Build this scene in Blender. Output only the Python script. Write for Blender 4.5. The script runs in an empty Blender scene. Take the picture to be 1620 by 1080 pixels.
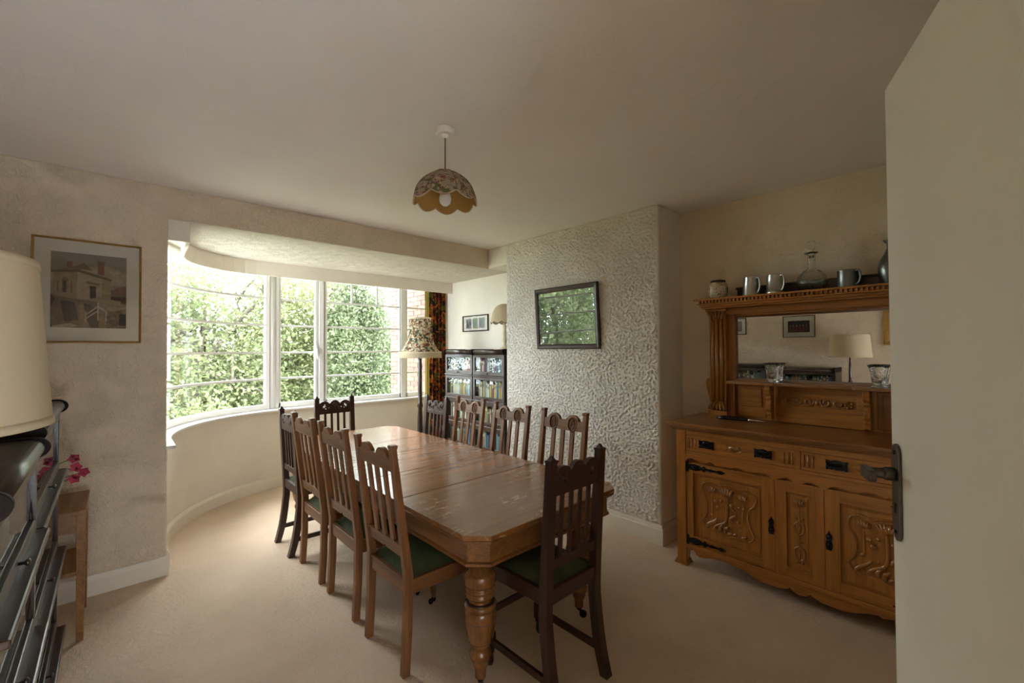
import bpy, bmesh, math, random
import numpy as np
from mathutils import Vector, Matrix
R = math.radians
PI = math.pi
random.seed(7)
rng = np.random.default_rng(11)
scene = bpy.context.scene
COL = scene.collection

# ------------------------------------------------------------------ camera, sky, exposure
cam_d = bpy.data.cameras.new('camera')
cam_d.sensor_width = 36.0
cam_d.lens = 15.245
cam_d.clip_start = 0.02
cam_o = bpy.data.objects.new('camera', cam_d)
COL.objects.link(cam_o)
yaw, pitch, roll = R(42.75), R(0.98), R(-0.30)
_f = Vector((math.sin(yaw)*math.cos(pitch), math.cos(yaw)*math.cos(pitch), math.sin(pitch)))
_r = Vector((math.cos(yaw), -math.sin(yaw), 0))
_u = _r.cross(_f)
_r2 = math.cos(roll)*_r + math.sin(roll)*_u
_u2 = -math.sin(roll)*_r + math.cos(roll)*_u
_m = Matrix((_r2, _u2, -_f)).transposed().to_4x4()
_m.translation = Vector((0, 0, 1.48))
cam_o.matrix_world = _m
scene.camera = cam_o

SKY = 23.0
world = bpy.data.worlds.new('overcast_sky')
scene.world = world
world.use_nodes = True
nt = world.node_tree
nt.nodes.clear()
wo = nt.nodes.new('ShaderNodeOutputWorld')
bg = nt.nodes.new('ShaderNodeBackground')
bg.inputs['Strength'].default_value = SKY
tc = nt.nodes.new('ShaderNodeTexCoord')
sx = nt.nodes.new('ShaderNodeSeparateXYZ')
cr = nt.nodes.new('ShaderNodeValToRGB')
cr.color_ramp.elements[0].position = 0.0
cr.color_ramp.elements[0].color = (0.62, 0.68, 0.74, 1)
cr.color_ramp.elements[1].position = 0.8
cr.color_ramp.elements[1].color = (0.98, 1.0, 1.0, 1)
nt.links.new(tc.outputs['Generated'], sx.inputs[0])
nt.links.new(sx.outputs['Z'], cr.inputs[0])
nt.links.new(cr.outputs[0], bg.inputs['Color'])
nt.links.new(bg.outputs[0], wo.inputs[0])

def portal(loc, rot, sx_, sy_):
    d = bpy.data.lights.new('window_portal', 'AREA')
    d.shape = 'RECTANGLE'; d.size = sx_; d.size_y = sy_
    d.cycles.is_portal = True
    o = bpy.data.objects.new('window_portal', d)
    o.location = loc; o.rotation_euler = rot
    COL.objects.link(o)
portal((1.75, 5.40, 1.60), (R(-90), 0, 0), 3.2, 1.6)
portal((0.12, 4.5, 1.60), (R(-90), 0, R(90)), 1.7, 1.6)

scene.view_settings.view_transform = 'Standard'
scene.view_settings.look = 'None'
scene.view_settings.gamma = 1.0
scene.view_settings.use_curve_mapping = False
scene.view_settings.exposure = 0.28
scene.cycles.use_denoising = True
scene.cycles.max_bounces = 14
scene.cycles.diffuse_bounces = 7
scene.cycles.glossy_bounces = 5
scene.cycles.transmission_bounces = 8
scene.cycles.transparent_max_bounces = 20
scene.cycles.caustics_reflective = False
scene.cycles.caustics_refractive = False
scene.cycles.sample_clamp_indirect = 12.0

# ------------------------------------------------------------------ materials
def new_mat(name):
    m = bpy.data.materials.new(name)
    m.use_nodes = True
    n = m.node_tree
    return m, n, n.nodes['Principled BSDF']

def ramp(n, stops):
    r = n.nodes.new('ShaderNodeValToRGB')
    e = r.color_ramp.elements
    while len(e) < len(stops):
        e.new(0.5)
    for k, (p, c) in enumerate(stops):
        e[k].position = p
        e[k].color = (*c, 1)
    return r

def coords(n, scale=(1, 1, 1), rot=(0, 0, 0)):
    t = n.nodes.new('ShaderNodeTexCoord')
    mp = n.nodes.new('ShaderNodeMapping')
    mp.inputs['Scale'].default_value = scale
    mp.inputs['Rotation'].default_value = rot
    n.links.new(t.outputs['Object'], mp.inputs[0])
    return mp

def noise(n, src, scale, detail=4, rough=0.55, dist=0.0):
    x = n.nodes.new('ShaderNodeTexNoise')
    x.inputs['Scale'].default_value = scale
    x.inputs['Detail'].default_value = detail
    x.inputs['Roughness'].default_value = rough
    x.inputs['Distortion'].default_value = dist
    n.links.new(src.outputs[0], x.inputs['Vector'])
    return x

def add_bump(n, b, hsrc, dist, strength=1.0):
    bp = n.nodes.new('ShaderNodeBump')
    bp.inputs['Distance'].default_value = dist
    bp.inputs['Strength'].default_value = strength
    n.links.new(hsrc, bp.inputs['Height'])
    n.links.new(bp.outputs[0], b.inputs['Normal'])
    return bp

def plain(name, col, rough=0.5, metal=0.0, spec=0.5, var=0.0, vscale=8.0, bump=0.0, bscale=60.0):
    m, n, b = new_mat(name)
    b.inputs['Roughness'].default_value = rough
    b.inputs['Metallic'].default_value = metal
    b.inputs['Specular IOR Level'].default_value = spec
    c = coords(n)
    k = noise(n, c, vscale, 3)
    r = ramp(n, [(0.3, tuple(x*(1-var) for x in col)), (0.7, tuple(min(1, x*(1+var)) for x in col))])
    n.links.new(k.outputs['Fac'], r.inputs[0])
    n.links.new(r.outputs[0], b.inputs['Base Color'])
    if bump:
        add_bump(n, b, noise(n, c, bscale, 4).outputs['Fac'], bump)
    return m

def wood(name, dark, light, axis=0, rough=0.35, scale=1.0, coat=0.0, fleck=0.0, pore=0.55, crough=0.18, bump=0.6):
    """grain runs along the local axis; stretched noise makes the grain"""
    m, n, b = new_mat(name)
    s = [26.0*scale]*3
    s[axis] = 1.5*scale
    c = coords(n, tuple(s))
    k = noise(n, c, 1.0, 6, 0.6, 0.7)
    mid = tuple((a+b_)/2 for a, b_ in zip(dark, light))
    r = ramp(n, [(0.28, dark), (0.5, mid), (0.74, light)])
    n.links.new(k.outputs['Fac'], r.inputs[0])
    src = r.outputs[0]
    s2 = [180.0*scale]*3
    s2[axis] = 6.0*scale
    c2 = coords(n, tuple(s2))
    k2 = noise(n, c2, 1.0, 3)
    mx = n.nodes.new('ShaderNodeMix'); mx.data_type = 'RGBA'; mx.blend_type = 'MULTIPLY'
    r2 = ramp(n, [(0.35, (0.55, 0.5, 0.45)), (0.55, (1, 1, 1))])
    n.links.new(k2.outputs['Fac'], r2.inputs[0])
    mx.inputs[0].default_value = pore
    n.links.new(src, mx.inputs[6]); n.links.new(r2.outputs[0], mx.inputs[7])
    src = mx.outputs[2]
    if fleck:
        s3 = [60.0]*3
        s3[axis] = 13.0
        c3 = coords(n, tuple(s3), (0, 0, 0.12))
        k3 = noise(n, c3, 1.0, 2, 0.5, 1.6)
        r3 = ramp(n, [(0.60, (0, 0, 0)), (0.68, (1, 1, 1))])
        n.links.new(k3.outputs['Fac'], r3.inputs[0])
        k4 = noise(n, coords(n, (3, 3, 3)), 1.0, 2)
        r4 = ramp(n, [(0.42, (0, 0, 0)), (0.6, (1, 1, 1))])
        n.links.new(k4.outputs['Fac'], r4.inputs[0])
        mu = n.nodes.new('ShaderNodeMath'); mu.operation = 'MULTIPLY'
        n.links.new(r3.outputs[0], mu.inputs[0]); n.links.new(r4.outputs[0], mu.inputs[1])
        mu2 = n.nodes.new('ShaderNodeMath'); mu2.operation = 'MULTIPLY'
        mu2.inputs[1].default_value = fleck
        n.links.new(mu.outputs[0], mu2.inputs[0])
        mx2 = n.nodes.new('ShaderNodeMix'); mx2.data_type = 'RGBA'
        n.links.new(mu2.outputs[0], mx2.inputs[0])
        n.links.new(src, mx2.inputs[6])
        mx2.inputs[7].default_value = (0.72, 0.50, 0.24, 1)
        src = mx2.outputs[2]
    n.links.new(src, b.inputs['Base Color'])
    b.inputs['Roughness'].default_value = rough
    b.inputs['Coat Weight'].default_value = coat
    b.inputs['Coat Roughness'].default_value = crough
    add_bump(n, b, k2.outputs['Fac'], 0.0004, bump)
    return m

def plaster(name, col, relief, scale, var=0.05):
    m, n, b = new_mat(name)
    c = coords(n)
    k = noise(n, c, scale, 4, 0.6, 1.2)
    rr = ramp(n, [(0.40, (0, 0, 0)), (0.50, (0.55, 0.55, 0.55)), (0.66, (1, 1, 1))])
    n.links.new(k.outputs['Fac'], rr.inputs[0])
    k2 = noise(n, c, scale*0.22, 2)
    mu = n.nodes.new('ShaderNodeMath'); mu.operation = 'MULTIPLY'
    r2 = ramp(n, [(0.30, (0.25,)*3), (0.65, (1, 1, 1))])
    n.links.new(k2.outputs['Fac'], r2.inputs[0])
    n.links.new(rr.outputs[0], mu.inputs[0]); n.links.new(r2.outputs[0], mu.inputs[1])
    add_bump(n, b, mu.outputs[0], relief)
    k3 = noise(n, c, 2.5, 3)
    r3 = ramp(n, [(0.3, tuple(x*(1-var) for x in col)), (0.7, tuple(min(1, x*(1+var)) for x in col))])
    n.links.new(k3.outputs['Fac'], r3.inputs[0])
    n.links.new(r3.outputs[0], b.inputs['Base Color'])
    b.inputs['Roughness'].default_value = 0.75
    b.inputs['Specular IOR Level'].default_value = 0.3
    return m

def glass_pane(name, tint=(1, 1, 1), ior=1.5, rough=0.0, gain=1.0):
    m, n, b = new_mat(name)
    n.nodes.remove(b)
    out = n.nodes['Material Output']
    tr = n.nodes.new('ShaderNodeBsdfTransparent'); tr.inputs[0].default_value = (*tint, 1)
    gl = n.nodes.new('ShaderNodeBsdfGlossy'); gl.inputs['Roughness'].default_value = rough
    fr = n.nodes.new('ShaderNodeFresnel'); fr.inputs['IOR'].default_value = ior
    mx = n.nodes.new('ShaderNodeMixShader')
    # the node inverts the index on back faces; the pane does not refract, so undo that
    ge = n.nodes.new('ShaderNodeNewGeometry')
    mr = n.nodes.new('ShaderNodeMapRange')
    mr.inputs['To Min'].default_value = ior; mr.inputs['To Max'].default_value = 1/ior
    n.links.new(ge.outputs['Backfacing'], mr.inputs['Value'])
    n.links.new(mr.outputs[0], fr.inputs['IOR'])
    n.links.new(fr.outputs[0], mx.inputs[0])
    n.links.new(tr.outputs[0], mx.inputs[1]); n.links.new(gl.outputs[0], mx.inputs[2])
    n.links.new(mx.outputs[0], out.inputs[0])
    return m

def solid_glass(name, col=(0.96, 0.98, 0.98), bump=0.0, bscale=50):
    m, n, b = new_mat(name)
    b.inputs['Base Color'].default_value = (*col, 1)
    b.inputs['Transmission Weight'].default_value = 1.0
    b.inputs['Roughness'].default_value = 0.03
    b.inputs['IOR'].default_value = 1.47
    if bump:
        c = coords(n)
        v = n.nodes.new('ShaderNodeTexVoronoi'); v.inputs['Scale'].default_value = bscale
        n.links.new(c.outputs[0], v.inputs['Vector'])
        add_bump(n, b, v.outputs['Distance'], bump)
    return m

def multicolour(name, base, patches, scale=18, rough=0.8, transl=0.0):
    """printed cloth: blobs of several colours on a base colour"""
    m, n, b = new_mat(name)
    c = coords(n)
    src = None
    for i, (col, th, sc) in enumerate(patches):
        mp = n.nodes.new('ShaderNodeMapping')
        mp.inputs['Location'].default_value = (i*3.7+1.3, i*5.1, i*2.3)
        n.links.new(c.outputs[0], mp.inputs[0])
        k = noise(n, mp, scale*sc, 3, 0.5, 0.8)
        r = ramp(n, [(th, (0, 0, 0)), (th+0.03, (1, 1, 1))])
        n.links.new(k.outputs['Fac'], r.inputs[0])
        mx = n.nodes.new('ShaderNodeMix'); mx.data_type = 'RGBA'
        n.links.new(r.outputs[0], mx.inputs[0])
        if src is None:
            mx.inputs[6].default_value = (*base, 1)
        else:
            n.links.new(src, mx.inputs[6])
        mx.inputs[7].default_value = (*col, 1)
        src = mx.outputs[2]
    n.links.new(src, b.inputs['Base Color'])
    b.inputs['Roughness'].default_value = rough
    b.inputs['Specular IOR Level'].default_value = 0.2
    if transl:
        out = n.nodes['Material Output']
        t = n.nodes.new('ShaderNodeBsdfTranslucent')
        n.links.new(src, t.inputs[0])
        ms = n.nodes.new('ShaderNodeMixShader'); ms.inputs[0].default_value = transl
        n.links.new(b.outputs[0], ms.inputs[1]); n.links.new(t.outputs[0], ms.inputs[2])
        n.links.new(ms.outputs[0], out.inputs[0])
    return m

def cloth_shade(name, col, transl=0.35):
    return multicolour(name, col, [((col[0]*0.985, col[1]*0.985, col[2]*0.98), 0.5, 1.0)], 30, 0.85, transl)

CREAM = (0.76, 0.65, 0.50)
M = {}
M['plaster'] = plaster('cream_swirled_plaster', CREAM, 0.008, 38)
M['plaster_soft'] = plaster('cream_soft_plaster', CREAM, 0.003, 38)
M['plaster_rough'] = plaster('cream_rough_stippled_plaster', (0.80, 0.76, 0.69), 0.002, 110)
M['plaster_smooth'] = plaster('cream_smooth_plaster', (0.72, 0.66, 0.57), 0.0015, 30)
M['soffit'] = plaster('cream_stippled_soffit', (0.72, 0.66, 0.57), 0.006, 70)
M['ceiling'] = plaster('white_ceiling_paper', (0.86, 0.84, 0.835), 0.0012, 14, 0.02)
def ceiling_seams():
    m = M['ceiling']; n = m.node_tree; b = n.nodes['Principled BSDF']
    old = b.inputs['Normal'].links[0].from_node
    t = n.nodes.new('ShaderNodeTexCoord'); sx = n.nodes.new('ShaderNodeSeparateXYZ')
    n.links.new(t.outputs['Object'], sx.inputs[0])
    def mth(op, a, b_=None):
        x = n.nodes.new('ShaderNodeMath'); x.operation = op
        n.links.new(a, x.inputs[0])
        if b_ is not None: x.inputs[1].default_value = b_
        return x.outputs[0]
    k = mth('ADD', mth('MULTIPLY', sx.outputs['Y'], 1/0.56), 100.18)
    k = mth('ABSOLUTE', mth('SUBTRACT', mth('FRACT', k), 0.5))
    k = mth('LESS_THAN', k, 0.009)
    bp = n.nodes.new('ShaderNodeBump'); bp.inputs['Distance'].default_value = 0.0012
    n.links.new(k, bp.inputs['Height']); n.links.new(old.outputs[0], bp.inputs['Normal'])
    n.links.new(bp.outputs[0], b.inputs['Normal'])
ceiling_seams()
M['trim'] = plain('cream_gloss_paint', (0.76, 0.70, 0.59), 0.35, var=0.03)
M['white'] = plain('white_window_paint', (0.74, 0.73, 0.71), 0.35, var=0.02)
M['door'] = plain('grey_green_door_paint', (0.80, 0.79, 0.70), 0.32, var=0.04, vscale=3)
M['iron'] = plain('black_iron', (0.03, 0.03, 0.033), 0.26, 0.7, var=0.2, vscale=60)
M['bronze'] = plain('dark_bronze', (0.10, 0.085, 0.075), 0.3, 0.85, var=0.15, vscale=40)
M['gilt'] = plain('gilt_frame', (0.40, 0.23, 0.055), 0.38, 0.55, var=0.15, vscale=40)
M['mount'] = plain('cream_card_mount', (0.56, 0.53, 0.45), 0.7, var=0.02)
M['pewter'] = plain('pewter', (0.52, 0.52, 0.50), 0.3, 1.0, var=0.08, vscale=30)
M['pewter_dark'] = plain('dark_pewter', (0.22, 0.23, 0.22), 0.32, 1.0, var=0.12, vscale=30)
M['silver'] = plain('silver', (0.75, 0.75, 0.74), 0.2, 1.0)
M['mirror'] = plain('mirror_silvering', (0.83, 0.83, 0.80), 0.0, 1.0)
M['pane'] = glass_pane('window_glass', (0.97, 0.985, 0.98))
M['case_pane'] = glass_pane('bookcase_glass', (0.93, 0.95, 0.93), 1.3)
M['pic_pane3'] = glass_pane('matt_picture_glass', (0.97, 0.97, 0.96), 1.1)
M['pic_pane'] = glass_pane('picture_glass', (0.97, 0.97, 0.96), 1.52)
M['pic_pane2'] = glass_pane('uncoated_picture_glass', (0.8, 0.82, 0.82), 2.2)
M['crystal'] = solid_glass('cut_crystal', (1, 1, 1), bump=0.002, bscale=70)
M['clear'] = solid_glass('clear_glass', (0.93, 0.95, 0.94), bump=0.0015, bscale=60)
M['bulb'] = plain('opal_bulb_glass', (0.85, 0.84, 0.80), 0.2)
M['plastic'] = plain('white_plastic', (0.88, 0.87, 0.84), 0.4)
M['cord'] = plain('brown_flex', (0.16, 0.12, 0.09), 0.6)
M['lining'] = cloth_shade('mustard_shade_lining', (0.62, 0.38, 0.12), 0.3)
M['lampcream'] = cloth_shade('cream_lampshade_cloth', (0.62, 0.52, 0.36), 0.2)
M['fringe'] = cloth_shade('cream_fringe', (0.78, 0.70, 0.52), 0.4)
M['velvet'] = plain('green_velvet', (0.042, 0.055, 0.022), 0.85, spec=0.2, var=0.3, vscale=14)
M['velvet'].node_tree.nodes['Principled BSDF'].inputs['Sheen Weight'].default_value = 0.22
M['velvet'].node_tree.nodes['Principled BSDF'].inputs['Sheen Tint'].default_value = (0.42, 0.52, 0.30, 1)
M['floral_shade'] = multicolour('floral_lampshade_print', (0.80, 0.70, 0.50), [((0.34, 0.09, 0.06), 0.545, 1.0), ((0.06, 0.16, 0.12), 0.56, 1.2), ((0.09, 0.06, 0.05), 0.545, 1.7), ((0.45, 0.22, 0.10), 0.60, 1.5)], 22, 0.85, 0.35)
M['pendant_print'] = multicolour('tapestry_floral_print', (0.36, 0.29, 0.215), [((0.25, 0.10, 0.07), 0.54, 1.0), ((0.14, 0.14, 0.06), 0.54, 1.1), ((0.52, 0.34, 0.20), 0.58, 1.4), ((0.12, 0.08, 0.05), 0.63, 1.6)], 26, 0.85, 0.12)
M['curtain'] = multicolour('floral_curtain_print', (0.045, 0.025, 0.018), [((0.46, 0.095, 0.02), 0.535, 1.0), ((0.62, 0.26, 0.05), 0.59, 1.5), ((0.10, 0.16, 0.05), 0.58, 1.1), ((0.28, 0.03, 0.02), 0.60, 1.3)], 11, 0.8, 0.12)
M['curtain_lining'] = cloth_shade('gold_curtain_lining', (0.40, 0.31, 0.08), 0.3)
# woods
M['oak_table_x'] = wood('table_oak', (0.20, 0.080, 0.024), (0.36, 0.165, 0.052), 0, 0.25, 0.8, 0.2, 0.0, 0.22, 0.07, 0.08)
M['oak_table_fleck'] = wood('table_oak_with_ray_fleck', (0.175, 0.070, 0.020), (0.32, 0.145, 0.045), 0, 0.27, 0.8, 0.15, 1.0, 0.25, 0.07, 0.08)
M['oak_table_y'] = wood('table_oak_long', (0.12, 0.048, 0.013), (0.31, 0.135, 0.042), 1, 0.3, 1.0, 0.2)
M['oak_table_z'] = wood('table_oak_legs', (0.115, 0.045, 0.012), (0.29, 0.125, 0.038), 2, 0.26, 1.0, 0.3)
M['chair_x'] = wood('mid_oak_chair_rails', (0.11, 0.043, 0.015), (0.29, 0.125, 0.046), 0, 0.36, 1.3)
M['chair_y'] = wood('mid_oak_chair_side_rails', (0.11, 0.043, 0.015), (0.29, 0.125, 0.046), 1, 0.36, 1.3)
M['chair_z'] = wood('mid_oak_chair_posts', (0.11, 0.043, 0.015), (0.30, 0.13, 0.048), 2, 0.36, 1.3)
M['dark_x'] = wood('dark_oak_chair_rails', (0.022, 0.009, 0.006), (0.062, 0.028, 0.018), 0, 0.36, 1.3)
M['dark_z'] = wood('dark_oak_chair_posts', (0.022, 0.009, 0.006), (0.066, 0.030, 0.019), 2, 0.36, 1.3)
M['side_y'] = wood('sideboard_oak_long', (0.28, 0.103, 0.017), (0.49, 0.205, 0.046), 1, 0.32, 1.0, 0.2, 0.0, 0.4, 0.15, 0.3)
M['side_z'] = wood('sideboard_oak_upright', (0.28, 0.103, 0.017), (0.49, 0.205, 0.046), 2, 0.32, 1.0, 0.2, 0.0, 0.4, 0.15, 0.3)
M['side_top'] = wood('sideboard_oak_top', (0.15, 0.055, 0.014), (0.37, 0.16, 0.05), 1, 0.3, 1.0, 0.3)
M['side_carve'] = wood('sideboard_oak_carving', (0.25, 0.094, 0.017), (0.43, 0.18, 0.043), 2, 0.24, 0.8, 0.5, 0.0, 0.2, 0.12, 0.1)
M['case_x'] = wood('dark_bookcase_oak', (0.020, 0.011, 0.008), (0.070, 0.037, 0.024), 0, 0.34, 1.2, 0.1)
M['case_z'] = wood('dark_bookcase_oak_upright', (0.020, 0.011, 0.008), (0.070, 0.037, 0.024), 2, 0.34, 1.2, 0.1)
M['frame_dark'] = wood('dark_picture_frame', (0.025, 0.012, 0.008), (0.075, 0.036, 0.024), 0, 0.32, 2.0)
M['stand'] = wood('brown_table_wood', (0.15, 0.06, 0.015), (0.38, 0.17, 0.045), 1, 0.4, 1.2)
M['pole'] = wood('dark_lamp_pole', (0.015, 0.009, 0.008), (0.06, 0.03, 0.02), 2, 0.25, 1.2, 0.4)
M['leg_ring'] = plain('dark_stained_ring', (0.035, 0.018, 0.008), 0.3, var=0.2, vscale=40)
M['case_end'] = plain('black_brown_end_board', (0.020, 0.012, 0.010), 0.6, spec=0.08, var=0.2, vscale=30)
M['brick_mortar'] = plain('mortar', (0.21, 0.195, 0.175), 0.95, var=0.1, vscale=30)
M['brick_a'] = plain('red_brick', (0.19, 0.098, 0.074), 0.95, var=0.25, vscale=25, bump=0.003)
M['brick_b'] = plain('purple_brick', (0.15, 0.082, 0.068), 0.95, var=0.25, vscale=25, bump=0.003)
M['brick_c'] = plain('orange_brick', (0.22, 0.125, 0.09), 0.95, var=0.25, vscale=25, bump=0.003)
M['bark'] = plain('bark', (0.085, 0.07, 0.055), 0.9, var=0.3, vscale=20, bump=0.01, bscale=30)
M['grass'] = plain('lawn', (0.20, 0.22, 0.12), 0.95, var=0.35, vscale=3)
M['petal'] = plain('crimson_petal', (0.45, 0.03, 0.085), 0.6, var=0.3, vscale=30)
M['stem'] = plain('green_stem', (0.08, 0.16, 0.04), 0.6, var=0.2)
M['pot'] = plain('terracotta_pot', (0.40, 0.19, 0.10), 0.8, var=0.1)
M['china'] = multicolour('floral_china', (0.66, 0.58, 0.42), [((0.38, 0.10, 0.14), 0.60, 1.0), ((0.14, 0.18, 0.07), 0.60, 1.2)], 40, 0.25)
M['bakelite'] = plain('black_handle', (0.02, 0.02, 0.022), 0.3, 0.2)
M['lampbrass'] = plain('aged_brass', (0.32, 0.21, 0.09), 0.32, 1.0)
M['alabaster'] = plain('cream_alabaster', (0.70, 0.60, 0.42), 0.4, var=0.1, vscale=15)

def leaf_mat(name, a, b_, tr):
    m, n, b = new_mat(name)
    c = coords(n)
    k = noise(n, c, 1.6, 4)
    r = ramp(n, [(0.3, a), (0.7, b_)])
    n.links.new(k.outputs['Fac'], r.inputs[0])
    n.links.new(r.outputs[0], b.inputs['Base Color'])
    b.inputs['Roughness'].default_value = 0.45
    b.inputs['Specular IOR Level'].default_value = 0.4
    t = n.nodes.new('ShaderNodeBsdfTranslucent')
    n.links.new(r.outputs[0], t.inputs[0])
    ms = n.nodes.new('ShaderNodeMixShader'); ms.inputs[0].default_value = tr
    n.links.new(b.outputs[0], ms.inputs[1]); n.links.new(t.outputs[0], ms.inputs[2])
    n.links.new(ms.outputs[0], n.nodes['Material Output'].inputs[0])
    return m
M['leaf_pale'] = leaf_mat('pale_green_leaves', (0.105, 0.145, 0.06), (0.22, 0.245, 0.115), 0.45)
M['leaf_yellow'] = leaf_mat('yellow_green_leaves', (0.115, 0.15, 0.055), (0.26, 0.25, 0.11), 0.45)
M['leaf_dark'] = leaf_mat('dark_green_leaves', (0.060, 0.085, 0.038), (0.15, 0.18, 0.085), 0.3)

def carpet_mat():
    m, n, b = new_mat('beige_carpet')
    c = coords(n)
    k = noise(n, c, 260, 3)
    k2 = noise(n, c, 2.2, 4)
    r = ramp(n, [(0.30, (0.59, 0.452, 0.33)), (0.7, (0.78, 0.62, 0.47))])
    mx = n.nodes.new('ShaderNodeMix'); mx.data_type = 'FLOAT'
    mx.inputs[0].default_value = 0.55
    n.links.new(k.outputs['Fac'], mx.inputs[2]); n.links.new(k2.outputs['Fac'], mx.inputs[3])
    n.links.new(mx.outputs[0], r.inputs[0])
    n.links.new(r.outputs[0], b.inputs['Base Color'])
    b.inputs['Roughness'].default_value = 0.95
    b.inputs['Specular IOR Level'].default_value = 0.1
    b.inputs['Sheen Weight'].default_value = 0.15
    k3 = noise(n, c, 30, 5, 0.7)
    add_bump(n, b, k3.outputs['Fac'], 0.013, 0.9)
    return m
M['carpet'] = carpet_mat()

# ------------------------------------------------------------------ mesh builder
class MB:
    def __init__(s):
        s.v = []; s.f = []; s.mi = []; s.sm = []
        s.cur = 0
    def add(s, verts, faces, smooth=False, mi=None):
        o = len(s.v)
        s.v += [tuple(v) for v in verts]
        for f in faces:
            s.f.append([i+o for i in f])
            s.mi.append(s.cur if mi is None else mi)
            s.sm.append(smooth)
        return s
    def box(s, x0, x1, y0, y1, z0, z1, mi=None):
        v = [(x, y, z) for z in (z0, z1) for y in (y0, y1) for x in (x0, x1)]
        f = [(0, 2, 3, 1), (4, 5, 7, 6), (0, 1, 5, 4), (1, 3, 7, 5), (3, 2, 6, 7), (2, 0, 4, 6)]
        return s.add(v, f, False, mi)
    def bar(s, a, b, w, d, up=(0, 0, 1), w2=None, d2=None):
        """rectangular bar from a to b; w across, d along the 'up' side"""
        a = Vector(a); b = Vector(b)
        t = (b-a).normalized()
        u = Vector(up)
        u = (u - t*u.dot(t))
        if u.length < 1e-5:
            u = Vector((1, 0, 0)) - t*t.x
        u.normalize()
        n = t.cross(u)
        v = []
        for p, ww, dd in ((a, w, d), (b, w2 or w, d2 or d)):
            for i, j in ((-1, -1), (1, -1), (1, 1), (-1, 1)):
                v.append(p + n*(i*ww/2) + u*(j*dd/2))
        f = [(3, 2, 1, 0), (4, 5, 6, 7), (0, 1, 5, 4), (1, 2, 6, 5), (2, 3, 7, 6), (3, 0, 4, 7)]
        return s.add(v, f)
    def lathe(s, prof, c=(0, 0, 0), seg=24, cap=True, smooth=True, mat=None, wob=None):
        c = Vector(c)
        v = []; f = []
        n = len(prof)
        for (r, z) in prof:
            for k in range(seg):
                a = 2*PI*k/seg
                rr = r*(wob(a, z) if wob else 1)
                p = Vector((rr*math.cos(a), rr*math.sin(a), z))
                if mat is not None:
                    p = mat @ p
                v.append(c+p)
        for i in range(n-1):
            for k in range(seg):
                k2 = (k+1) % seg
                f.append((i*seg+k, i*seg+k2, (i+1)*seg+k2, (i+1)*seg+k))
        s.add(v, f, smooth)
        if cap:
            if prof[0][0] > 1e-6:
                s.add(v[:seg], [tuple(range(seg-1, -1, -1))], False)
            if prof[-1][0] > 1e-6:
                s.add(v[-seg:], [tuple(range(seg))], False)
        return s
    def tube(s, pts, r, seg=8, flat=1.0, up=None, cap=True):
        pts = [Vector(p) for p in pts]
        n = len(pts)
        rad = r if isinstance(r, (list, tuple)) else [r]*n
        t0 = (pts[1]-pts[0]).normalized()
        u = Vector(up) if up else (Vector((0, 0, 1)) if abs(t0.z) < 0.9 else Vector((1, 0, 0)))
        v = []; f = []
        for i in range(n):
            t = (pts[min(i+1, n-1)]-pts[max(i-1, 0)])
            if t.length < 1e-9: t = t0
            t.normalize()
            uu = u - t*u.dot(t)
            if uu.length < 1e-4:
                uu = t.orthogonal()
            uu.normalize()
            if not up: u = uu
            w = t.cross(uu)
            for k in range(seg):
                a = 2*PI*k/seg
                v.append(pts[i] + w*(math.cos(a)*rad[i]) + uu*(math.sin(a)*rad[i]*flat))
        for i in range(n-1):
            for k in range(seg):
                k2 = (k+1) % seg
                f.append((i*seg+k, i*seg+k2, (i+1)*seg+k2, (i+1)*seg+k))
        s.add(v, f, True)
        if cap:
            s.add(v[:seg], [tuple(range(seg-1, -1, -1))], True)
            s.add(v[-seg:], [tuple(range(seg))], True)
        return s
    def ball(s, c, r, sc=(1, 1, 1), seg=10, rings=6):
        prof = [(r*math.sin(PI*i/rings), -r*math.cos(PI*i/rings)) for i in range(rings+1)]
        prof[0] = (1e-5, -r); prof[-1] = (1e-5, r)
        m = Matrix.Diagonal((sc[0], sc[1], sc[2]))
        return s.lathe(prof, c, seg, False, True, m)
    def prism(s, poly, axis, a, b, smooth=False):
        """2-D polygon extruded along an axis from a to b; axis 0: poly is (y,z); 1: (x,z); 2: (x,y)"""
        def P(p, t):
            return (t, p[0], p[1]) if axis == 0 else ((p[0], t, p[1]) if axis == 1 else (p[0], p[1], t))
        n = len(poly)
        v = [P(p, a) for p in poly] + [P(p, b) for p in poly]
        f = [tuple(range(n-1, -1, -1)), tuple(range(n, 2*n))]
        s.add(v, f, False)
        s.add(v, [(i, (i+1) % n, n+(i+1) % n, n+i) for i in range(n)], smooth)
        return s
    def grid(s, fn, nu, nv, smooth=True, mi=None):
        v = [fn(i/nu, j/nv) for j in range(nv+1) for i in range(nu+1)]
        f = [(j*(nu+1)+i, j*(nu+1)+i+1, (j+1)*(nu+1)+i+1, (j+1)*(nu+1)+i) for j in range(nv) for i in range(nu)]
        return s.add(v, f, smooth, mi)
    def sweep(s, path, prof, closed=False, smooth=False):
        """profile (offset to the left of the path direction, z) swept along a 2-D path"""
        n = len(path)
        P = [Vector(p) for p in path]
        v = []; m = len(prof)
        for i in range(n):
            d1 = (P[i]-P[i-1]).normalized() if (i > 0 or closed) else (P[1]-P[0]).normalized()
            d2 = (P[(i+1) % n]-P[i]).normalized() if (i < n-1 or closed) else d1
            n1 = Vector((-d1.y, d1.x)); n2 = Vector((-d2.y, d2.x))
            nn = (n1+n2).normalized()
            k = 1.0/max(0.3, nn.dot(n1))
            for (o, z) in prof:
                q = P[i] + nn*(o*k)
                v.append((q.x, q.y, z))
        f = []
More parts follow.
